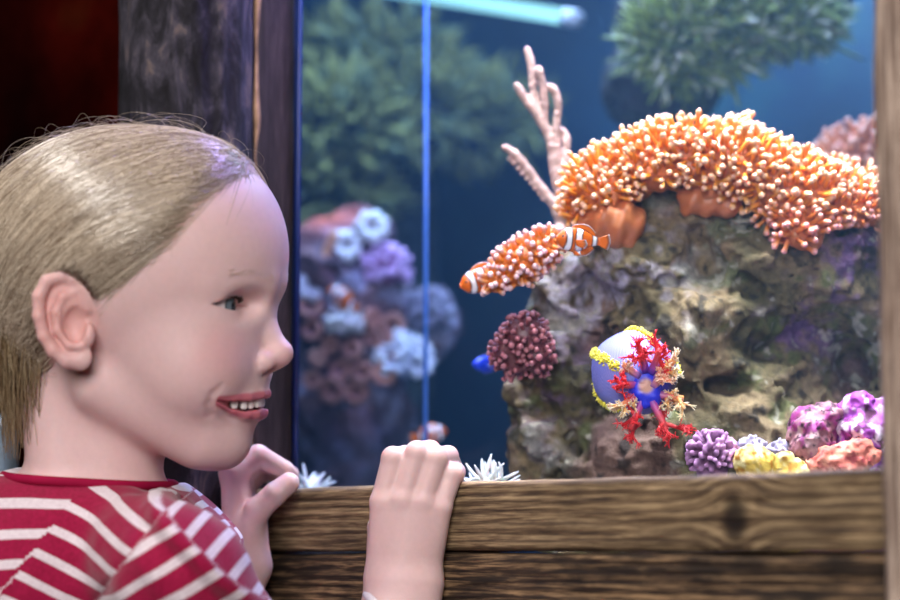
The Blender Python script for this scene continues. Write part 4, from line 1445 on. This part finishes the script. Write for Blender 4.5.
def head_field(qin):
    f = head_base(qin)
    q = f.p
    # lips
    o3 = np.array([2.5, 1.0, 0])
    f.chain([m - o3 for m in LIP_U], [4.4, 4.4, 3.9, 2.8, 1.0], 4)
    f.chain([m - o3 for m in LIP_L], [6.2, 6.2, 5.6, 4.0, 1.2], 4)
    rr_ = [5.0, 5.6, 5.6, 4.4, 1.4]
    for i in range(4):
        a, b = MOUTH[i] - np.array([1.0, 0.5, 0]), MOUTH[i + 1] - np.array([1.0, 0.5, 0])
        f.sub(lambda p, a=a, b=b, i=i: rc(p, a, b, rr_[i], rr_[i + 1]), (a + b) / 2, 40, 1.6)
        a2, b2 = a - np.array([9, 1, 0]), b - np.array([8, 3.0, 0])
        if i < 3:
            f.sub(lambda p, a=a2, b=b2, i=i: rc(p, a, b, rr_[i] + 2.5, max(rr_[i + 1] + 1.5 - i, 3)), (a2 + b2) / 2, 40, 2.0)
    # smile fold
    for i, (a, b) in enumerate(zip(ALA[:-1], ALA[1:])):
        f.sub(lambda p, a=a, b=b: rc(p, a, b, 0.9, 0.9), (a + b) / 2, 22, 4)
    for i, (a, b) in enumerate(zip(FOLD[:-1], FOLD[1:])):
        f.sub(lambda p, a=a, b=b: rc(p, a, b, 0.8, 0.8), (a + b) / 2, 26, 8)
    # philtrum
    f.sub(lambda p: rc(p, (150, 0, -86), (148, 0, -98), 3, 3.5), (149, 0, -92), 22, 4)
    # ear
    ear = [(88, 308), (84, 291), (74, 280), (61, 276), (47, 281), (39, 296), (39, 316), (44, 336), (53, 350), (66, 360)]
    ep = []
    for i, (x, y) in enumerate(ear):
        ll = 114 + (88 - x) * 0.42
        ep.append(HL(x, y, ll))
    f.chain(ep, [4.5, 5, 5.5, 6, 6.2, 6.2, 6, 6, 6.5, 7], 5, 3)
    lobe = HL(79, 357, 117)
    f.ell(lobe, (13, 6, 13), 6)
    f.rc(HL(66, 360, 122), HL(80, 360, 117), 7, 8, 4)
    pl = [HL(72, 334, 112), HL(60, 326, 119), HL(56, 304, 121), HL(70, 296, 116)]
    for c in pl:
        f.ell(c, (20, 7, 24), 6)
    ah = [HL(76, 291, 120), HL(63, 297, 126), HL(56, 312, 128), HL(58, 330, 127), HL(70, 345, 124), HL(80, 346, 121)]
    f.chain(ah, [3.5, 4.5, 5, 5, 5, 5], 4, 3)
    f.ell(HL(88, 335, 118), (7, 7, 11), 5)                       # tragus
    cc = HL(75, 325, 124)
    f.sub(lambda p: ell(p, cc, (11, 9, 16)), cc, 40, 5)
    return f.d


HEAD_BOX = 235.0
# ---- torso, arms and hands in the child frame
SH_N = H(178, 575, -150); SH_F = H(105, 585, 122)
EL_N = H(300, 745, -120); WR_N = H(403, 604, 14)
EL_F = H(222, 720, 126); WR_F = H(250, 566, 176)


def torso_prims(f, g):
    f.rc(SH_N, H(120, 560, -40), 58 + g, 62 + g, 30)
    f.rc(SH_F, H(110, 560, 60), 58 + g, 62 + g, 30)
    f.rc(H(100, 524, -30), H(150, 556, -110), 44 + g, 56 + g, 20)
    f.rc(H(105, 524, 40), H(150, 560, 130), 44 + g, 56 + g, 20)
    f.ell(H(82, 532, -6), (98 + g, 98, 66 + g), 26)
    f.ell(H(20, 585, 10), (115 + g, 150, 112 + g), 40)
    f.ell(H(165, 590, 60), (85 + g, 120, 105 + g), 40)
    f.rc(H(80, 640, 20), H(60, 860, 20), 140 + g, 150 + g, 50)


def arm_prims(f, g, near=True, far=True):
    if near:
        f.rc(SH_N, EL_N, 54 + g, 42 + g, 30)
        f.rc(EL_N, WR_N, 42 + g, 30 + g, 16)
    if far:
        f.rc(SH_F, EL_F, 52 + g, 42 + g, 30)
        f.rc(EL_F, WR_F, 42 + g, 25 + g, 16)


def hands(f):
    # near hand: back towards the camera, fingers hooked over the board
    fin = [
        ([H(383, 502, 8), H(393, 458, 12), H(405, 456, 68), H(413, 468, 100)], [12.5, 11.5, 10.5, 8.5]),
        ([H(402, 500, 4), H(417, 453, 8), H(430, 451, 70), H(438, 464, 104)], [12.5, 12, 11, 8.5]),
        ([H(422, 502, 4), H(436, 458, 8), H(448, 456, 68), H(455, 468, 100)], [12.5, 12, 10.5, 8.5]),
        ([H(439, 508, 8), H(452, 474, 14), H(456, 472, 64), H(456, 482, 92)], [12, 11, 9.5, 8]),
    ]
    wr = [H(386, 575, 16), H(398, 582, 10), H(410, 582, 10), H(420, 580, 16)]
    for i, (pts, r) in enumerate(fin):
        f.rc(pts[0], wr[i], 13.0, 20, 12 if i else 6)
    for i, (pts, r) in enumerate(fin):
        g2 = Field(f.p); g2.chain(pts, r, 3.0)
        f.d = smin(f.d, g2.d, 4.5)
    f.rc(H(406, 525, 20), H(404, 560, 16), 24, 26, 10)
    f.rc(H(388, 560, 24), H(381, 528, 32), 16, 14, 14)            # thumb lies between palm and board
    f.rc(H(381, 528, 34), H(392, 502, 46), 12, 9, 4)
    f.rc(H(393, 585, 12), H(385, 640, 4), 28, 32, 12)
    f.rc(H(416, 585, 12), H(408, 640, 4), 27, 31, 12)
    # far hand: thumb towards the camera, fingers closing round the end of the board
    for i, (dx, dy, dd) in enumerate([(0, 0, 0), (4, 3, 16), (6, 7, 32), (6, 13, 47)]):
        pts = [H(234 + dx, 472 + dy, 180 + dd), H(258 + dx, 456 + dy, 186 + dd), H(284 + dx * .5, 470 + dy, 200 + dd), H(291, 474 + dy * .2, 208 + dd)]
        g2 = Field(f.p); g2.chain(pts, [15, 12.5, 10.5, 9], 2.0)
        f.d = smin(f.d, g2.d, 4.0)
        f.rc(pts[0], H(240, 530, 180 + dd * .6), 15, 18, 9)
    g2 = Field(f.p); g2.chain([H(247, 530, 176), H(258, 510, 162), H(275, 494, 158), H(289, 483, 162)], [17, 14, 12.5, 11.5], 3)
    f.d = smin(f.d, g2.d, 6.0)
    f.rc(H(246, 530, 184), WR_F, 22, 24, 14)


def body_field(p):
    q = head_of(p)
    d = np.full(len(p), 1e3, F32)
    near = np.nonzero((np.abs(q[:, 0]) < 220) & (np.abs(q[:, 1]) < 190) & (q[:, 2] > -345) & (q[:, 2] < 200))[0]
    if len(near):
        d[near] = head_field(q[near])
    f = Field(p); f.d = d
    torso_prims(f, -9)
    arm_prims(f, -9)
    hands(f)
    return f.d


def colour_body(v):
    q = head_of(v); qa = q.copy(); qa[:, 1] = np.abs(qa[:, 1])
    base = lin(223, 189, 186)
    c = np.tile(base, (len(v), 1))

    def tint(dist, r0, r1, col, amt):
        w = np.clip((r1 - dist) / (r1 - r0), 0, 1)
        w = (w * w * (3 - 2 * w) * amt)[:, None]
        c[:] = c * (1 - w) + col * w

    def dch(pts):
        return np.min([rc(qa, a, b, 0, 0) for a, b in zip(pts[:-1], pts[1:])], axis=0)
    inh = np.abs(q).max(1) < 230
    tint(np.linalg.norm(qa - np.array([112, 62, -62], F32), axis=1), 8, 46, lin(216, 156, 156), 0.55)
    tint(np.linalg.norm(qa - np.array([156, 0, -66], F32), axis=1), 5, 26, lin(216, 160, 158), 0.5)
    earc = HL(62, 318, 118)
    tint(np.linalg.norm((qa - earc.astype(F32)) * np.array([1, .8, .8], F32), axis=1), 20, 48, lin(214, 150, 140), 0.6)
    lips = np.minimum(dch(LIP_U) - 3.6, dch(LIP_L) - 5.2)
    tint(lips, -0.6, 2.0, lin(192, 96, 112), 0.9)
    inner = dch([m - np.array([13.0, 0, 0]) for m in MOUTH[:4]])
    tint(inner, 6, 8.5, lin(110, 40, 42), 0.9)
    # waterline of the eye
    # scalp shows through thin fair hair
    hz = hair_over(qa)
    return c


skin = attr_mat('skin', rough=0.48, spec=0.35, sss=0.35, sss_r=(1.0, 0.35, 0.2), sss_s=0.0035, bump=(900.0, 0.12, 0.0004), var=0.05)
bv, bq = surface_nets(body_field, (-620, -260, -470), (30, 330, 205), VOX_BODY)
person = empty('person', tuple(to_world(np.array([H(80, 860, 20)]))[0] * np.array([1, 1, 0]) + np.array([0, 0, to_world(np.array([H(80, 860, 20)]))[0][2] - 0.09])))
tag(person, 'smiling blond child in a crimson and white striped shirt holding the wooden board', 'person')
adopt(mesh_np('body', to_world(bv), bq, skin, None, {'col': colour_body(bv)}), person)

# ---- eyes
def eyeball(side):
    n, m = 40, 48
    th = np.linspace(0, np.pi, n)[:, None]; ph = (np.arange(m) * 2 * np.pi / m)[None]
    gaze = np.array([0.985, 0.20, -0.02]); gaze /= np.linalg.norm(gaze)
    u = np.cross(gaze, [0, 0, 1.0]); u /= np.linalg.norm(u); w = np.cross(u, gaze)
    rr = EYE_R + 1.6 * np.exp(-(th / 0.36) ** 4)
    pts = rr[..., None] * (np.cos(th)[..., None] * gaze + np.sin(th)[..., None] * (np.cos(ph)[..., None] * u + np.sin(ph)[..., None] * w))
    pts = pts.reshape(-1, 3) + np.array([EYE[0], side * EYE[1], EYE[2]])
    i = np.arange(n - 1)[:, None] * m; j = np.arange(m)[None]; jn = (j + 1) % m
    quads = np.stack([i + j, i + m + j, i + m + jn, i + jn], -1).reshape(-1, 4)
    t = np.broadcast_to(th, (n, m)).ravel()
    c = np.tile(lin(226, 216, 216), (n * m, 1))
    iris = t < 0.50
    c[iris] = lin(96, 108, 116); c[(t < 0.53) & (t > 0.44)] = lin(44, 50, 58); c[t < 0.21] = lin(8, 8, 10)
    o = mesh_np('eye', to_world(from_head(pts)), quads, eye_mat, None, {'col': c})
    return adopt(o, person)


eye_mat = attr_mat('eye_surface', rough=0.06, spec=0.6)
eyeball(1); eyeball(-1)

# ---- teeth
tooth_mat = plain('tooth_enamel', (0.92, 0.89, 0.84, 1), 0.2, 0.5, var=0.04)
for side in (1, -1):
    for k in range(5):
        t0 = k + 0.5
        seg = np.interp(t0 * 0.62, np.arange(5), np.arange(5))
        i = min(int(seg), 3); fr = seg - i
        c = MOUTH[i] * (1 - fr) + MOUTH[i + 1] * fr
        tn = MOUTH[i + 1] - MOUTH[i]; tn = tn / np.linalg.norm(tn)
        nrm = np.array([tn[1], -tn[0], 0]); nrm /= np.linalg.norm(nrm)
        c = c - nrm * 4.6 + np.array([0, 0, 1.6])
        n, m = 14, 16
        th = np.linspace(0, np.pi, n)[:, None]; ph = (np.arange(m) * 2 * np.pi / m)[None]
        sp = lambda x, e: np.sign(x) * np.abs(x) ** e
        a = sp(np.sin(th), .6) * sp(np.cos(ph), .6) * 3.7; b = sp(np.sin(th), .6) * sp(np.sin(ph), .6) * 2.6; z = sp(np.cos(th), .6) * 5.4 * np.ones_like(ph)
        pts = c + a[..., None] * tn + b[..., None] * nrm + z[..., None] * np.array([0, 0, 1.0])
        pts = pts.reshape(-1, 3)
        pts[:, 1] *= side
        ii = np.arange(n - 1)[:, None] * m; j = np.arange(m)[None]; jn = (j + 1) % m
        quads = np.stack([ii + j, ii + m + j, ii + m + jn, ii + jn], -1).reshape(-1, 4)
        adopt(mesh_np('tooth', to_world(from_head(pts)), quads, tooth_mat), person)

# ---- eyelashes and eyebrows
lash_mat = plain('lash_hair', srgb(70, 52, 46), 0.6, 0.3)
brow_mat = plain('brow_hair', srgb(214, 186, 174), 0.6, 0.3)
for side in (1, -1):
    ps, rs = [], []
    for ph in np.linspace(-0.8, 1.12, 64):
        g = 1 - ((ph) / 1.12) ** 2
        phi = ph + 0.24
        up = 7.4 * g - 0.2 + 1.2 * ph / 1.12
        w = math.cos(phi) * math.sqrt((EYE_R + 2.4) ** 2 - up * up); u = math.sin(phi) * math.sqrt((EYE_R + 2.4) ** 2 - up * up)
        b = np.array([EYE[0] + w, EYE[1] + u, EYE[2] + up])
        L = rng.uniform(3.5, 6) if ph < 0.1 else rng.uniform(5, 8)
        dr = np.array([w, u * 1.15, up * 0.4 - 2]); dr /= np.linalg.norm(dr)
        t = np.linspace(0, 1, 5)[:, None]
        path = b + dr * L * t + np.array([0, 0, 1.0]) * L * 0.35 * t ** 2
        path[:, 1] *= side
        ps.append(from_head(path)); rs.append(np.linspace(0.45, 0.15, 5))
    v, f = tubes(np.array(ps), np.array(rs), 4)
    adopt(mesh_np('eyelashes', to_world(v), f, lash_mat), person)
    ps, rs = [], []
    for k in range(90):
        s = 0.05 + 0.72 * rng.random()
        b = np.array([148 - 42 * s ** 1.6, 14 + 56 * s, 9 + 7 * math.sin(s * 2.6) + rng.normal(0, 2.6)])
        ps.append(b); rs.append(s)
    b = np.array(ps); s = np.array(rs)
    # bring the roots on to the skin
    dr = np.stack([np.cos(0.2 + s * 0.9), np.sin(0.2 + s * 0.9), np.zeros_like(s)], 1)
    x = b + dr * 30
    for _ in range(30):
        x = x - dr * np.clip(head_field(x.astype(F32)), -6, 6)[:, None] * 0.8
    t = np.linspace(0, 1, 4)[None, :, None]
    along = np.stack([-0.35 - 0.5 * s, 0.8 + 0 * s, 0.45 - 0.6 * s], 1)[:, None]
    path = x[:, None] - dr[:, None] * 0.6 + along * 8 * t + dr[:, None] * (1.6 * np.sin(t * 2.6))
    path[..., 1] *= side
    v, f = tubes(from_head(path.reshape(-1, 3)).reshape(path.shape), np.tile(np.linspace(0.28, 0.12, 4), (len(path), 1)), 3)
    adopt(mesh_np('eyebrow', to_world(v), f, brow_mat), person)

# ---- shirt
NECK_A, NECK_B = H(98, 380, 5), H(112, 520, 5)


def step_(x, a, b):
    t = np.clip((x - a) / (b - a), 0, 1)
    return t * t * (3 - 2 * t)


def fold_d(p):
    return (p - np.asarray(H(150, 490, -120), F32)) @ np.array([-0.686, 0.0, -0.727], F32) + 5 * vnoise(p / 50)


def shirt_field(p):
    f = Field(p)
    torso_prims(f, 0)
    arm_prims(f, 1)
    # loose cloth: folds running down from the shoulder and armpit
    w = (5.0 * np.sin((p[:, 0] * 0.75 + p[:, 2] * 0.45 + 14 * vnoise(p / 60)) / 13.0) * np.clip((p[:, 0] + 300) / 60, 0, 1)
         + 5 * vnoise(p / 38) + 2 * vnoise(p / 17))
    near = np.clip(1 - (p[:, 1] + 60) / 160, 0.25, 1)
    d = f.d + w * 0.55 * near
    # gathered fold running from the collar down the front of the sleeve, with a valley beside it
    fl = fold_d(p)
    d = d + np.where(p[:, 1] < 60, -7.0 * np.exp(-(fl / 10.0) ** 2) + 5.0 * np.exp(-((fl - 20) / 8.0) ** 2) - 3.0 * np.exp(-((fl - 42) / 10.0) ** 2) + 3.5 * np.exp(-((fl - 62) / 10.0) ** 2), 0) * step_(p[:, 0], -310, -270)
    # armhole seam
    sl = seam_d(p)
    d = d + 2.5 * np.exp(-(sl / 4.0) ** 2) * (p[:, 1] < -20)
    # neck hole
    q3 = p - np.asarray(H(108, 480, 0), F32)
    top = q3 @ np.array([0.06, 0.06, 0.996], F32) - 0.9 * np.maximum(np.hypot(q3[:, 0], q3[:, 1]) - 88, 0)
    d = smax(d, top, 4)
    # sleeve ends short of the wrist
    cf = (p - np.asarray(H(372, 622, 5), F32)) @ np.array([0.74, 0.1, 0.67], F32)
    cut = np.where(p[:, 0] > -190, cf, -50)
    d = smax(d, cut, 2)
    wz = (p - np.asarray(H(232, 618, 180), F32)) @ np.array([0.3, 0.1, 0.95], F32)
    cut2 = np.where((p[:, 1] > 110) & (p[:, 0] > -300), wz, -50)
    return smax(d, cut2, 2)


def collar_h(p):
    return np.full(len(p), 3.0, F32)


SEAM_A, SEAM_B = H(150, 495, -150), H(98, 600, -190)


def seam_d(p):
    n = np.array([0.79, 0.0, -0.62], F32)
    return (p - np.asarray(H(128, 557, -190), F32)) @ n


def shirt_uv(v):
    v = np.asarray(v, F32)
    ax = EL_N - SH_N; ax = ax / np.linalg.norm(ax)
    side = seam_d(v)
    # body stripes go round the trunk; sleeve stripes go round the arm
    ls = (v - np.asarray(H(56, 517, -120), F32)) @ np.array([0.82, 0, -0.57], F32)
    t = np.where(ls > 0, -(v[:, 2]) - 0.46 * (v[:, 0] + 350), -v[:, 2] + 8)
    far = v[:, 1] > -10
    tb = np.where(v[:, 0] > -250, -(v[:, 2]) * 0.9 - 0.55 * (v[:, 0] + 350), t)
    sl = (v - np.asarray(SH_N, F32)) @ np.array([0.50, 0.0, -0.86], F32)
    val = np.where((side > 0) & (v[:, 1] < 40), sl, t)
    band = (v - np.asarray(H(150, 490, -120), F32)) @ np.array([0.80, 0.0, -0.60], F32)
    val = np.where((fold_d(v) < -6) & (v[:, 0] > -302), band + 10, val)
    return val + 2.0 * vnoise(v / 45)


sv, sq = surface_nets(shirt_field, (-640, -280, -470), (20, 330, -150), 2.6)
ts = NT('striped_jersey')
val = ts.attr('stripe', 'Fac')
fr = ts.math('FRACT', ts.math('DIVIDE', val, 27.0))
mask = ts.math('MULTIPLY', ts.math('GREATER_THAN', fr, 0.36), ts.math('LESS_THAN', fr, 0.68))
nz = ts.noise(500, 3, 0.6, ts.coord())
red = ts.ramp(nz, [(0.3, srgb(134, 9, 50)), (0.7, srgb(158, 18, 66))])
wht = ts.ramp(nz, [(0.3, srgb(206, 190, 196)), (0.7, srgb(226, 214, 218))])
ts.bsdf(Base_Color=ts.mix(mask, red, wht), Roughness=0.85)
ts.b.inputs['Specular IOR Level'].default_value = 0.15
ts.b.inputs['Sheen Weight'].default_value = 0.2
ts.bump(ts.noise(1500, 2, 0.5, ts.coord()), 0.3, 0.0005)
shirt = adopt(mesh_np('shirt', to_world(sv), sq, ts.m, None, {'stripe': shirt_uv(sv)}), person)

# collar band: a ring lying round the neck opening
cm = plain('crimson_rib', srgb(146, 12, 56), 0.85, 0.15)
th = np.linspace(0, 2 * np.pi, 64, endpoint=False)
ring = []
for t in th:
    cx = H(108, 480, 0) + np.array([0, 0, -2.0])
    dr = np.array([math.cos(t), math.sin(t), 0.0])
    r0 = 60.0
    q = cx + dr * r0; q[2] -= 0.06 * dr[0] * r0 + 0.06 * dr[1] * r0
    for _ in range(20):
        dd = float(body_field(q[None].astype(F32))[0])
        q = q - dr * (dd - 2.5) * 0.7
        q[2] = cx[2] - 0.06 * (q[0] - cx[0]) - 0.06 * (q[1] - cx[1])
    ring.append(q)
ring = np.array(ring)
ring = np.concatenate([ring, ring[:2]])
v, f = tubes(ring[None], np.full((1, len(ring)), 5.0), 10, cap=False)
col = adopt(mesh_np('collar', to_world(v), f, cm), shirt)
cw = plain('white_rib', srgb(214, 206, 214), 0.85, 0.15)
n3 = np.array([0.74, 0.1, 0.67]); n3 /= np.linalg.norm(n3)
u3 = np.cross(n3, [0, 1, 0]); u3 /= np.linalg.norm(u3); w3 = np.cross(n3, u3)
c0 = H(394, 624, 6)
ring = np.array([c0 + 40 * math.cos(t) * u3 + 36 * math.sin(t) * w3 for t in th]); ring = np.concatenate([ring, ring[:2]])
v, f = tubes(ring[None], np.full((1, len(ring)), 5.0), 8, cap=False)
adopt(mesh_np('cuff', to_world(v), f, cw), shirt)['label'] = 'white cuff'

# ---- hair
def cap_off(q):
    h = hair_over(q)
    return np.clip(h * 0.16, -2.5, 5.0)


def scalp(q):                    # signed distance to the surface the strands lie on
    qa = q.copy(); qa[:, 1] = np.abs(qa[:, 1])
    d = cranium(qa)
    d = smin(d, rc(qa, (-90, 0, -20), (-62, 0, -130), 70, 50), 40)
    return d - cap_off(qa)


def cap_field(p):
    q = head_of(p)
    d = scalp(q)
    return np.maximum(d, -(hair_over(np.abs(q) * np.array([0, 1, 0], F32) + q * np.array([1, 0, 1], F32)) + 14))


tc = NT('hair_strand')
ccol = tc.attr('col')
tc.bsdf(Base_Color=ccol, Roughness=0.24)
tc.b.inputs['Specular IOR Level'].default_value = 0.9
hair_mat = tc.m
cvv, cqq = surface_nets(cap_field, (-560, -200, -160), (-100, 200, 200), 2.6)
cq = head_of(cvv); cq[:, 1] = np.abs(cq[:, 1])
cw_ = np.clip((hair_over(cq) - 8 + 6 * vnoise(cq / 9)) / 46, 0, 1)[:, None]
cap_c = lin(216, 180, 170) * (1 - cw_) + lin(140, 112, 84) * cw_
hair = adopt(mesh_np('hair', to_world(cvv), cqq, attr_mat('hair_mass', rough=0.5, spec=0.3), None, {'col': cap_c}), person)

HC = np.array([-4, 0, 20.0], F32)


def shell(dirs, off):
    """points along dirs from the head centre at height off over the scalp"""
    r = np.full(len(dirs), 210.0, F32)
    for _ in range(22):
        r -= np.clip(scalp(HC + dirs * r[:, None]) - off, -20, 20) * 0.85
    return HC + dirs * r[:, None]


EARC = HL(66, 322, 118)


def strands(n, k, lift, rad, seed, length=(0.35, 0.9), wob=0.03, edge=False, fly=0.0, out=-4, band=40):
    r = np.random.default_rng(seed)
    N = n * 6
    d = r.normal(size=(N, 3)).astype(F32)
    d[:, 1] = np.abs(d[:, 1]) * np.where(r.random(N) < 0.68, 1, -1)
    d /= np.linalg.norm(d, axis=1, keepdims=True)
    p = shell(d, 0.0)
    pa = p.copy(); pa[:, 1] = np.abs(pa[:, 1])
    h = hair_over(pa)
    ok = (h > (out if edge else 2)) & (h < (band if edge else 400)) & (edge | (r.random(N) < np.clip(h / 34, 0.02, 1) ** 0.8))
    if edge: ok &= pa[:, 0] > -30
    d, p, h = d[ok][:n], p[ok][:n], h[ok][:n]
    n = len(d)
    g = np.array([-150, 0, -125], F32); g = np.tile(g, (n, 1)) + r.normal(0, 1, (n, 3)).astype(F32) * np.array([10, 22, 30], F32)
    g[:, 1] += np.sign(d[:, 1]) * 30
    g = g - HC; g /= np.linalg.norm(g, axis=1, keepdims=True)
    dot = np.clip((d * g).sum(1), -0.98, 0.999); om = np.arccos(dot)
    L = r.uniform(*length, n) / np.maximum(om, 0.3) * 1.1
    L = np.minimum(L, 1.0)
    t = np.linspace(0, 1, k)[None] * L[:, None]
    so = np.sin(om)[:, None]
    wa = np.sin((1 - t) * om[:, None]) / so; wb = np.sin(t * om[:, None]) / so
    dirs = wa[..., None] * d[:, None] + wb[..., None] * g[:, None]
    lift_m = np.clip((d[:, 0] - 0.15) / 0.6, 0, 1)[:, None] * np.clip((d[:, 2] + 0.1) / 0.5, 0, 1)[:, None]
    dirs = dirs + (lift_m * np.sin(np.pi * np.minimum(t, 1)) * 0.55)[..., None] * np.array([-0.1, 0, 1.0], F32)
    ph = r.uniform(0, 6.28, (n, 1)); fq = r.uniform(0.3, 1.1, (n, 1))
    side = np.cross(d, g); side /= np.maximum(np.linalg.norm(side, axis=1, keepdims=True), 1e-6)
    tt = np.linspace(0, 1, k)[None]
    dirs = dirs + side[:, None] * (wob * np.sin(ph + fq * tt * 3) * tt)[..., None]
    dirs /= np.linalg.norm(dirs, axis=2, keepdims=True)
    base = (r.uniform(*lift, n))[:, None] * np.minimum(1, tt * 6 + (0.0 if edge else 0.5))
    clump = 0.9 * vnoise((np.repeat(p, k, 0) / 50).astype(F32)).reshape(n, k)
    if fly:
        base = base + fly * r.random((n, 1)) ** 2 * np.sin(tt * 3.0) ** 1.0
    pts = shell(dirs.reshape(-1, 3).astype(F32), (base + clump).ravel().astype(F32)).reshape(n, k, 3)
    rr = rad * np.ones((n, k)) * (1 - 0.75 * tt ** 3) * (np.minimum(1, 0.35 + tt * 4) if edge else 1)
    az = np.arctan2(d[:, 1], d[:, 2] * 0.8 - d[:, 0] * 0.6)
    streak = vnoise(np.stack([az * 16, az * 0 + 3.3, p[:, 0] / 90], 1).astype(F32)) * 0.6 + 0.5 * vnoise(np.stack([az * 45, az * 0 + 8.3, p[:, 0] / 70], 1).astype(F32))
    tone = np.clip(0.5 + 0.45 * streak + 0.22 * r.normal(size=n), 0, 1)[:, None]
    q2 = pts.copy(); q2[..., 1] = np.abs(q2[..., 1])
    ine = (np.hypot((q2[..., 0] - EARC[0]) / 30, (q2[..., 2] - EARC[2]) / 46) )
    hit = np.cumsum(ine < 1, axis=1) > 0
    first = np.where(hit.any(1), hit.argmax(1), k - 1)
    sel = np.minimum(np.arange(k)[None], np.maximum(first - 1, 0)[:, None])
    sel = np.where(hit.any(1)[:, None], sel, np.arange(k)[None])
    pts = np.take_along_axis(pts, sel[..., None], 1) + (np.arange(k) * 0.004)[None, :, None]
    start_in = hit[:, 0]
    pts, rr, tone = pts[~start_in], rr[~start_in], tone[~start_in]
    
    c = lin(116, 94, 72) * (1 - tone) + lin(230, 214, 190) * tone
    return pts, rr, c


def build_strands(name, sets, sides=3):
    vs, fs, cs, o = [], [], [], 0
    for pts, rr, c in sets:
        v, f = tubes(from_head(pts.reshape(-1, 3)).reshape(pts.shape), rr, sides, cap=False)
        vs.append(v); fs += [q + o for q in f]; o += len(v)
        cs.append(np.repeat(c, pts.shape[1] * sides, 0))
    return mesh_np(name, to_world(np.concatenate(vs)), fs, hair_mat, None, {'col': np.concatenate(cs)})


sets = [strands(HAIR_N // 5, 14, (0.1, 1.2), 0.17, 15, (0.15, 0.4), 0.05, edge=True, out=-20, band=12),
        strands(HAIR_N, 18, (0.5, 3.0), HAIR_R, 11, (0.6, 1.2), 0.02), strands(HAIR_N // 3, 16, (0.2, 2.4), 0.27, 12, (0.5, 1.0), edge=True),
        strands(900, 14, (1, 6), 0.13, 13, (0.08, 0.4), wob=0.35, fly=15), strands(160, 18, (1, 6), 0.14, 17, (0.3, 0.7), wob=0.25, fly=16)]
st = adopt(build_strands('hair_strands', sets), hair)
# loose ends falling behind the ear down to the nape
r = np.random.default_rng(5)
n = 900
x0 = np.stack([r.uniform(2, 46, n), r.uniform(285, 345, n)], 1)
ps = []
for i in range(n):
    l = r.uniform(30, 100)
    x, y = x0[i]
    y2 = y + r.uniform(50, 120); x2 = min(x * 0.75 + r.normal(0, 7) + 2, 48 - r.random() * 6)
    a, b, c = HL(x, y, l), HL((x + x2) / 2 - r.uniform(-4, 8), (y + y2) / 2, l * 0.92), HL(x2, y2, l * 0.8)
    ps.append(spline([a, b, c], 9))
ps = np.array(ps)
tone = np.clip(0.4 + 0.3 * r.normal(size=n), 0, 1)[:, None]
cc2 = lin(120, 96, 66) * (1 - tone) + lin(206, 186, 150) * tone
adopt(build_strands('hair_strands', [(ps, np.full(ps.shape[:2], 0.5) * np.linspace(1, .5, 9)[None], cc2)]), hair)
# ------------------------------------------------------------------ camera
cam = bpy.data.cameras.new('camera')
cam.lens = 85.0; cam.sensor_width = 36.0
cam.clip_start = 0.02
cam.dof.use_dof = True
cam.dof.focus_distance = 1.20
cam.dof.aperture_fstop = 4.0
co = bpy.data.objects.new('camera', cam); COL.objects.link(co)
co.location = tuple(CAM); co.rotation_euler = (math.pi / 2 + PITCH, 0, 0)
sc = bpy.context.scene
sc.camera = co
sc.view_settings.view_transform = 'Standard'
sc.view_settings.look = 'None'
sc.view_settings.gamma = 1.0
sc.view_settings.use_curve_mapping = False
sc.view_settings.exposure = 0.0
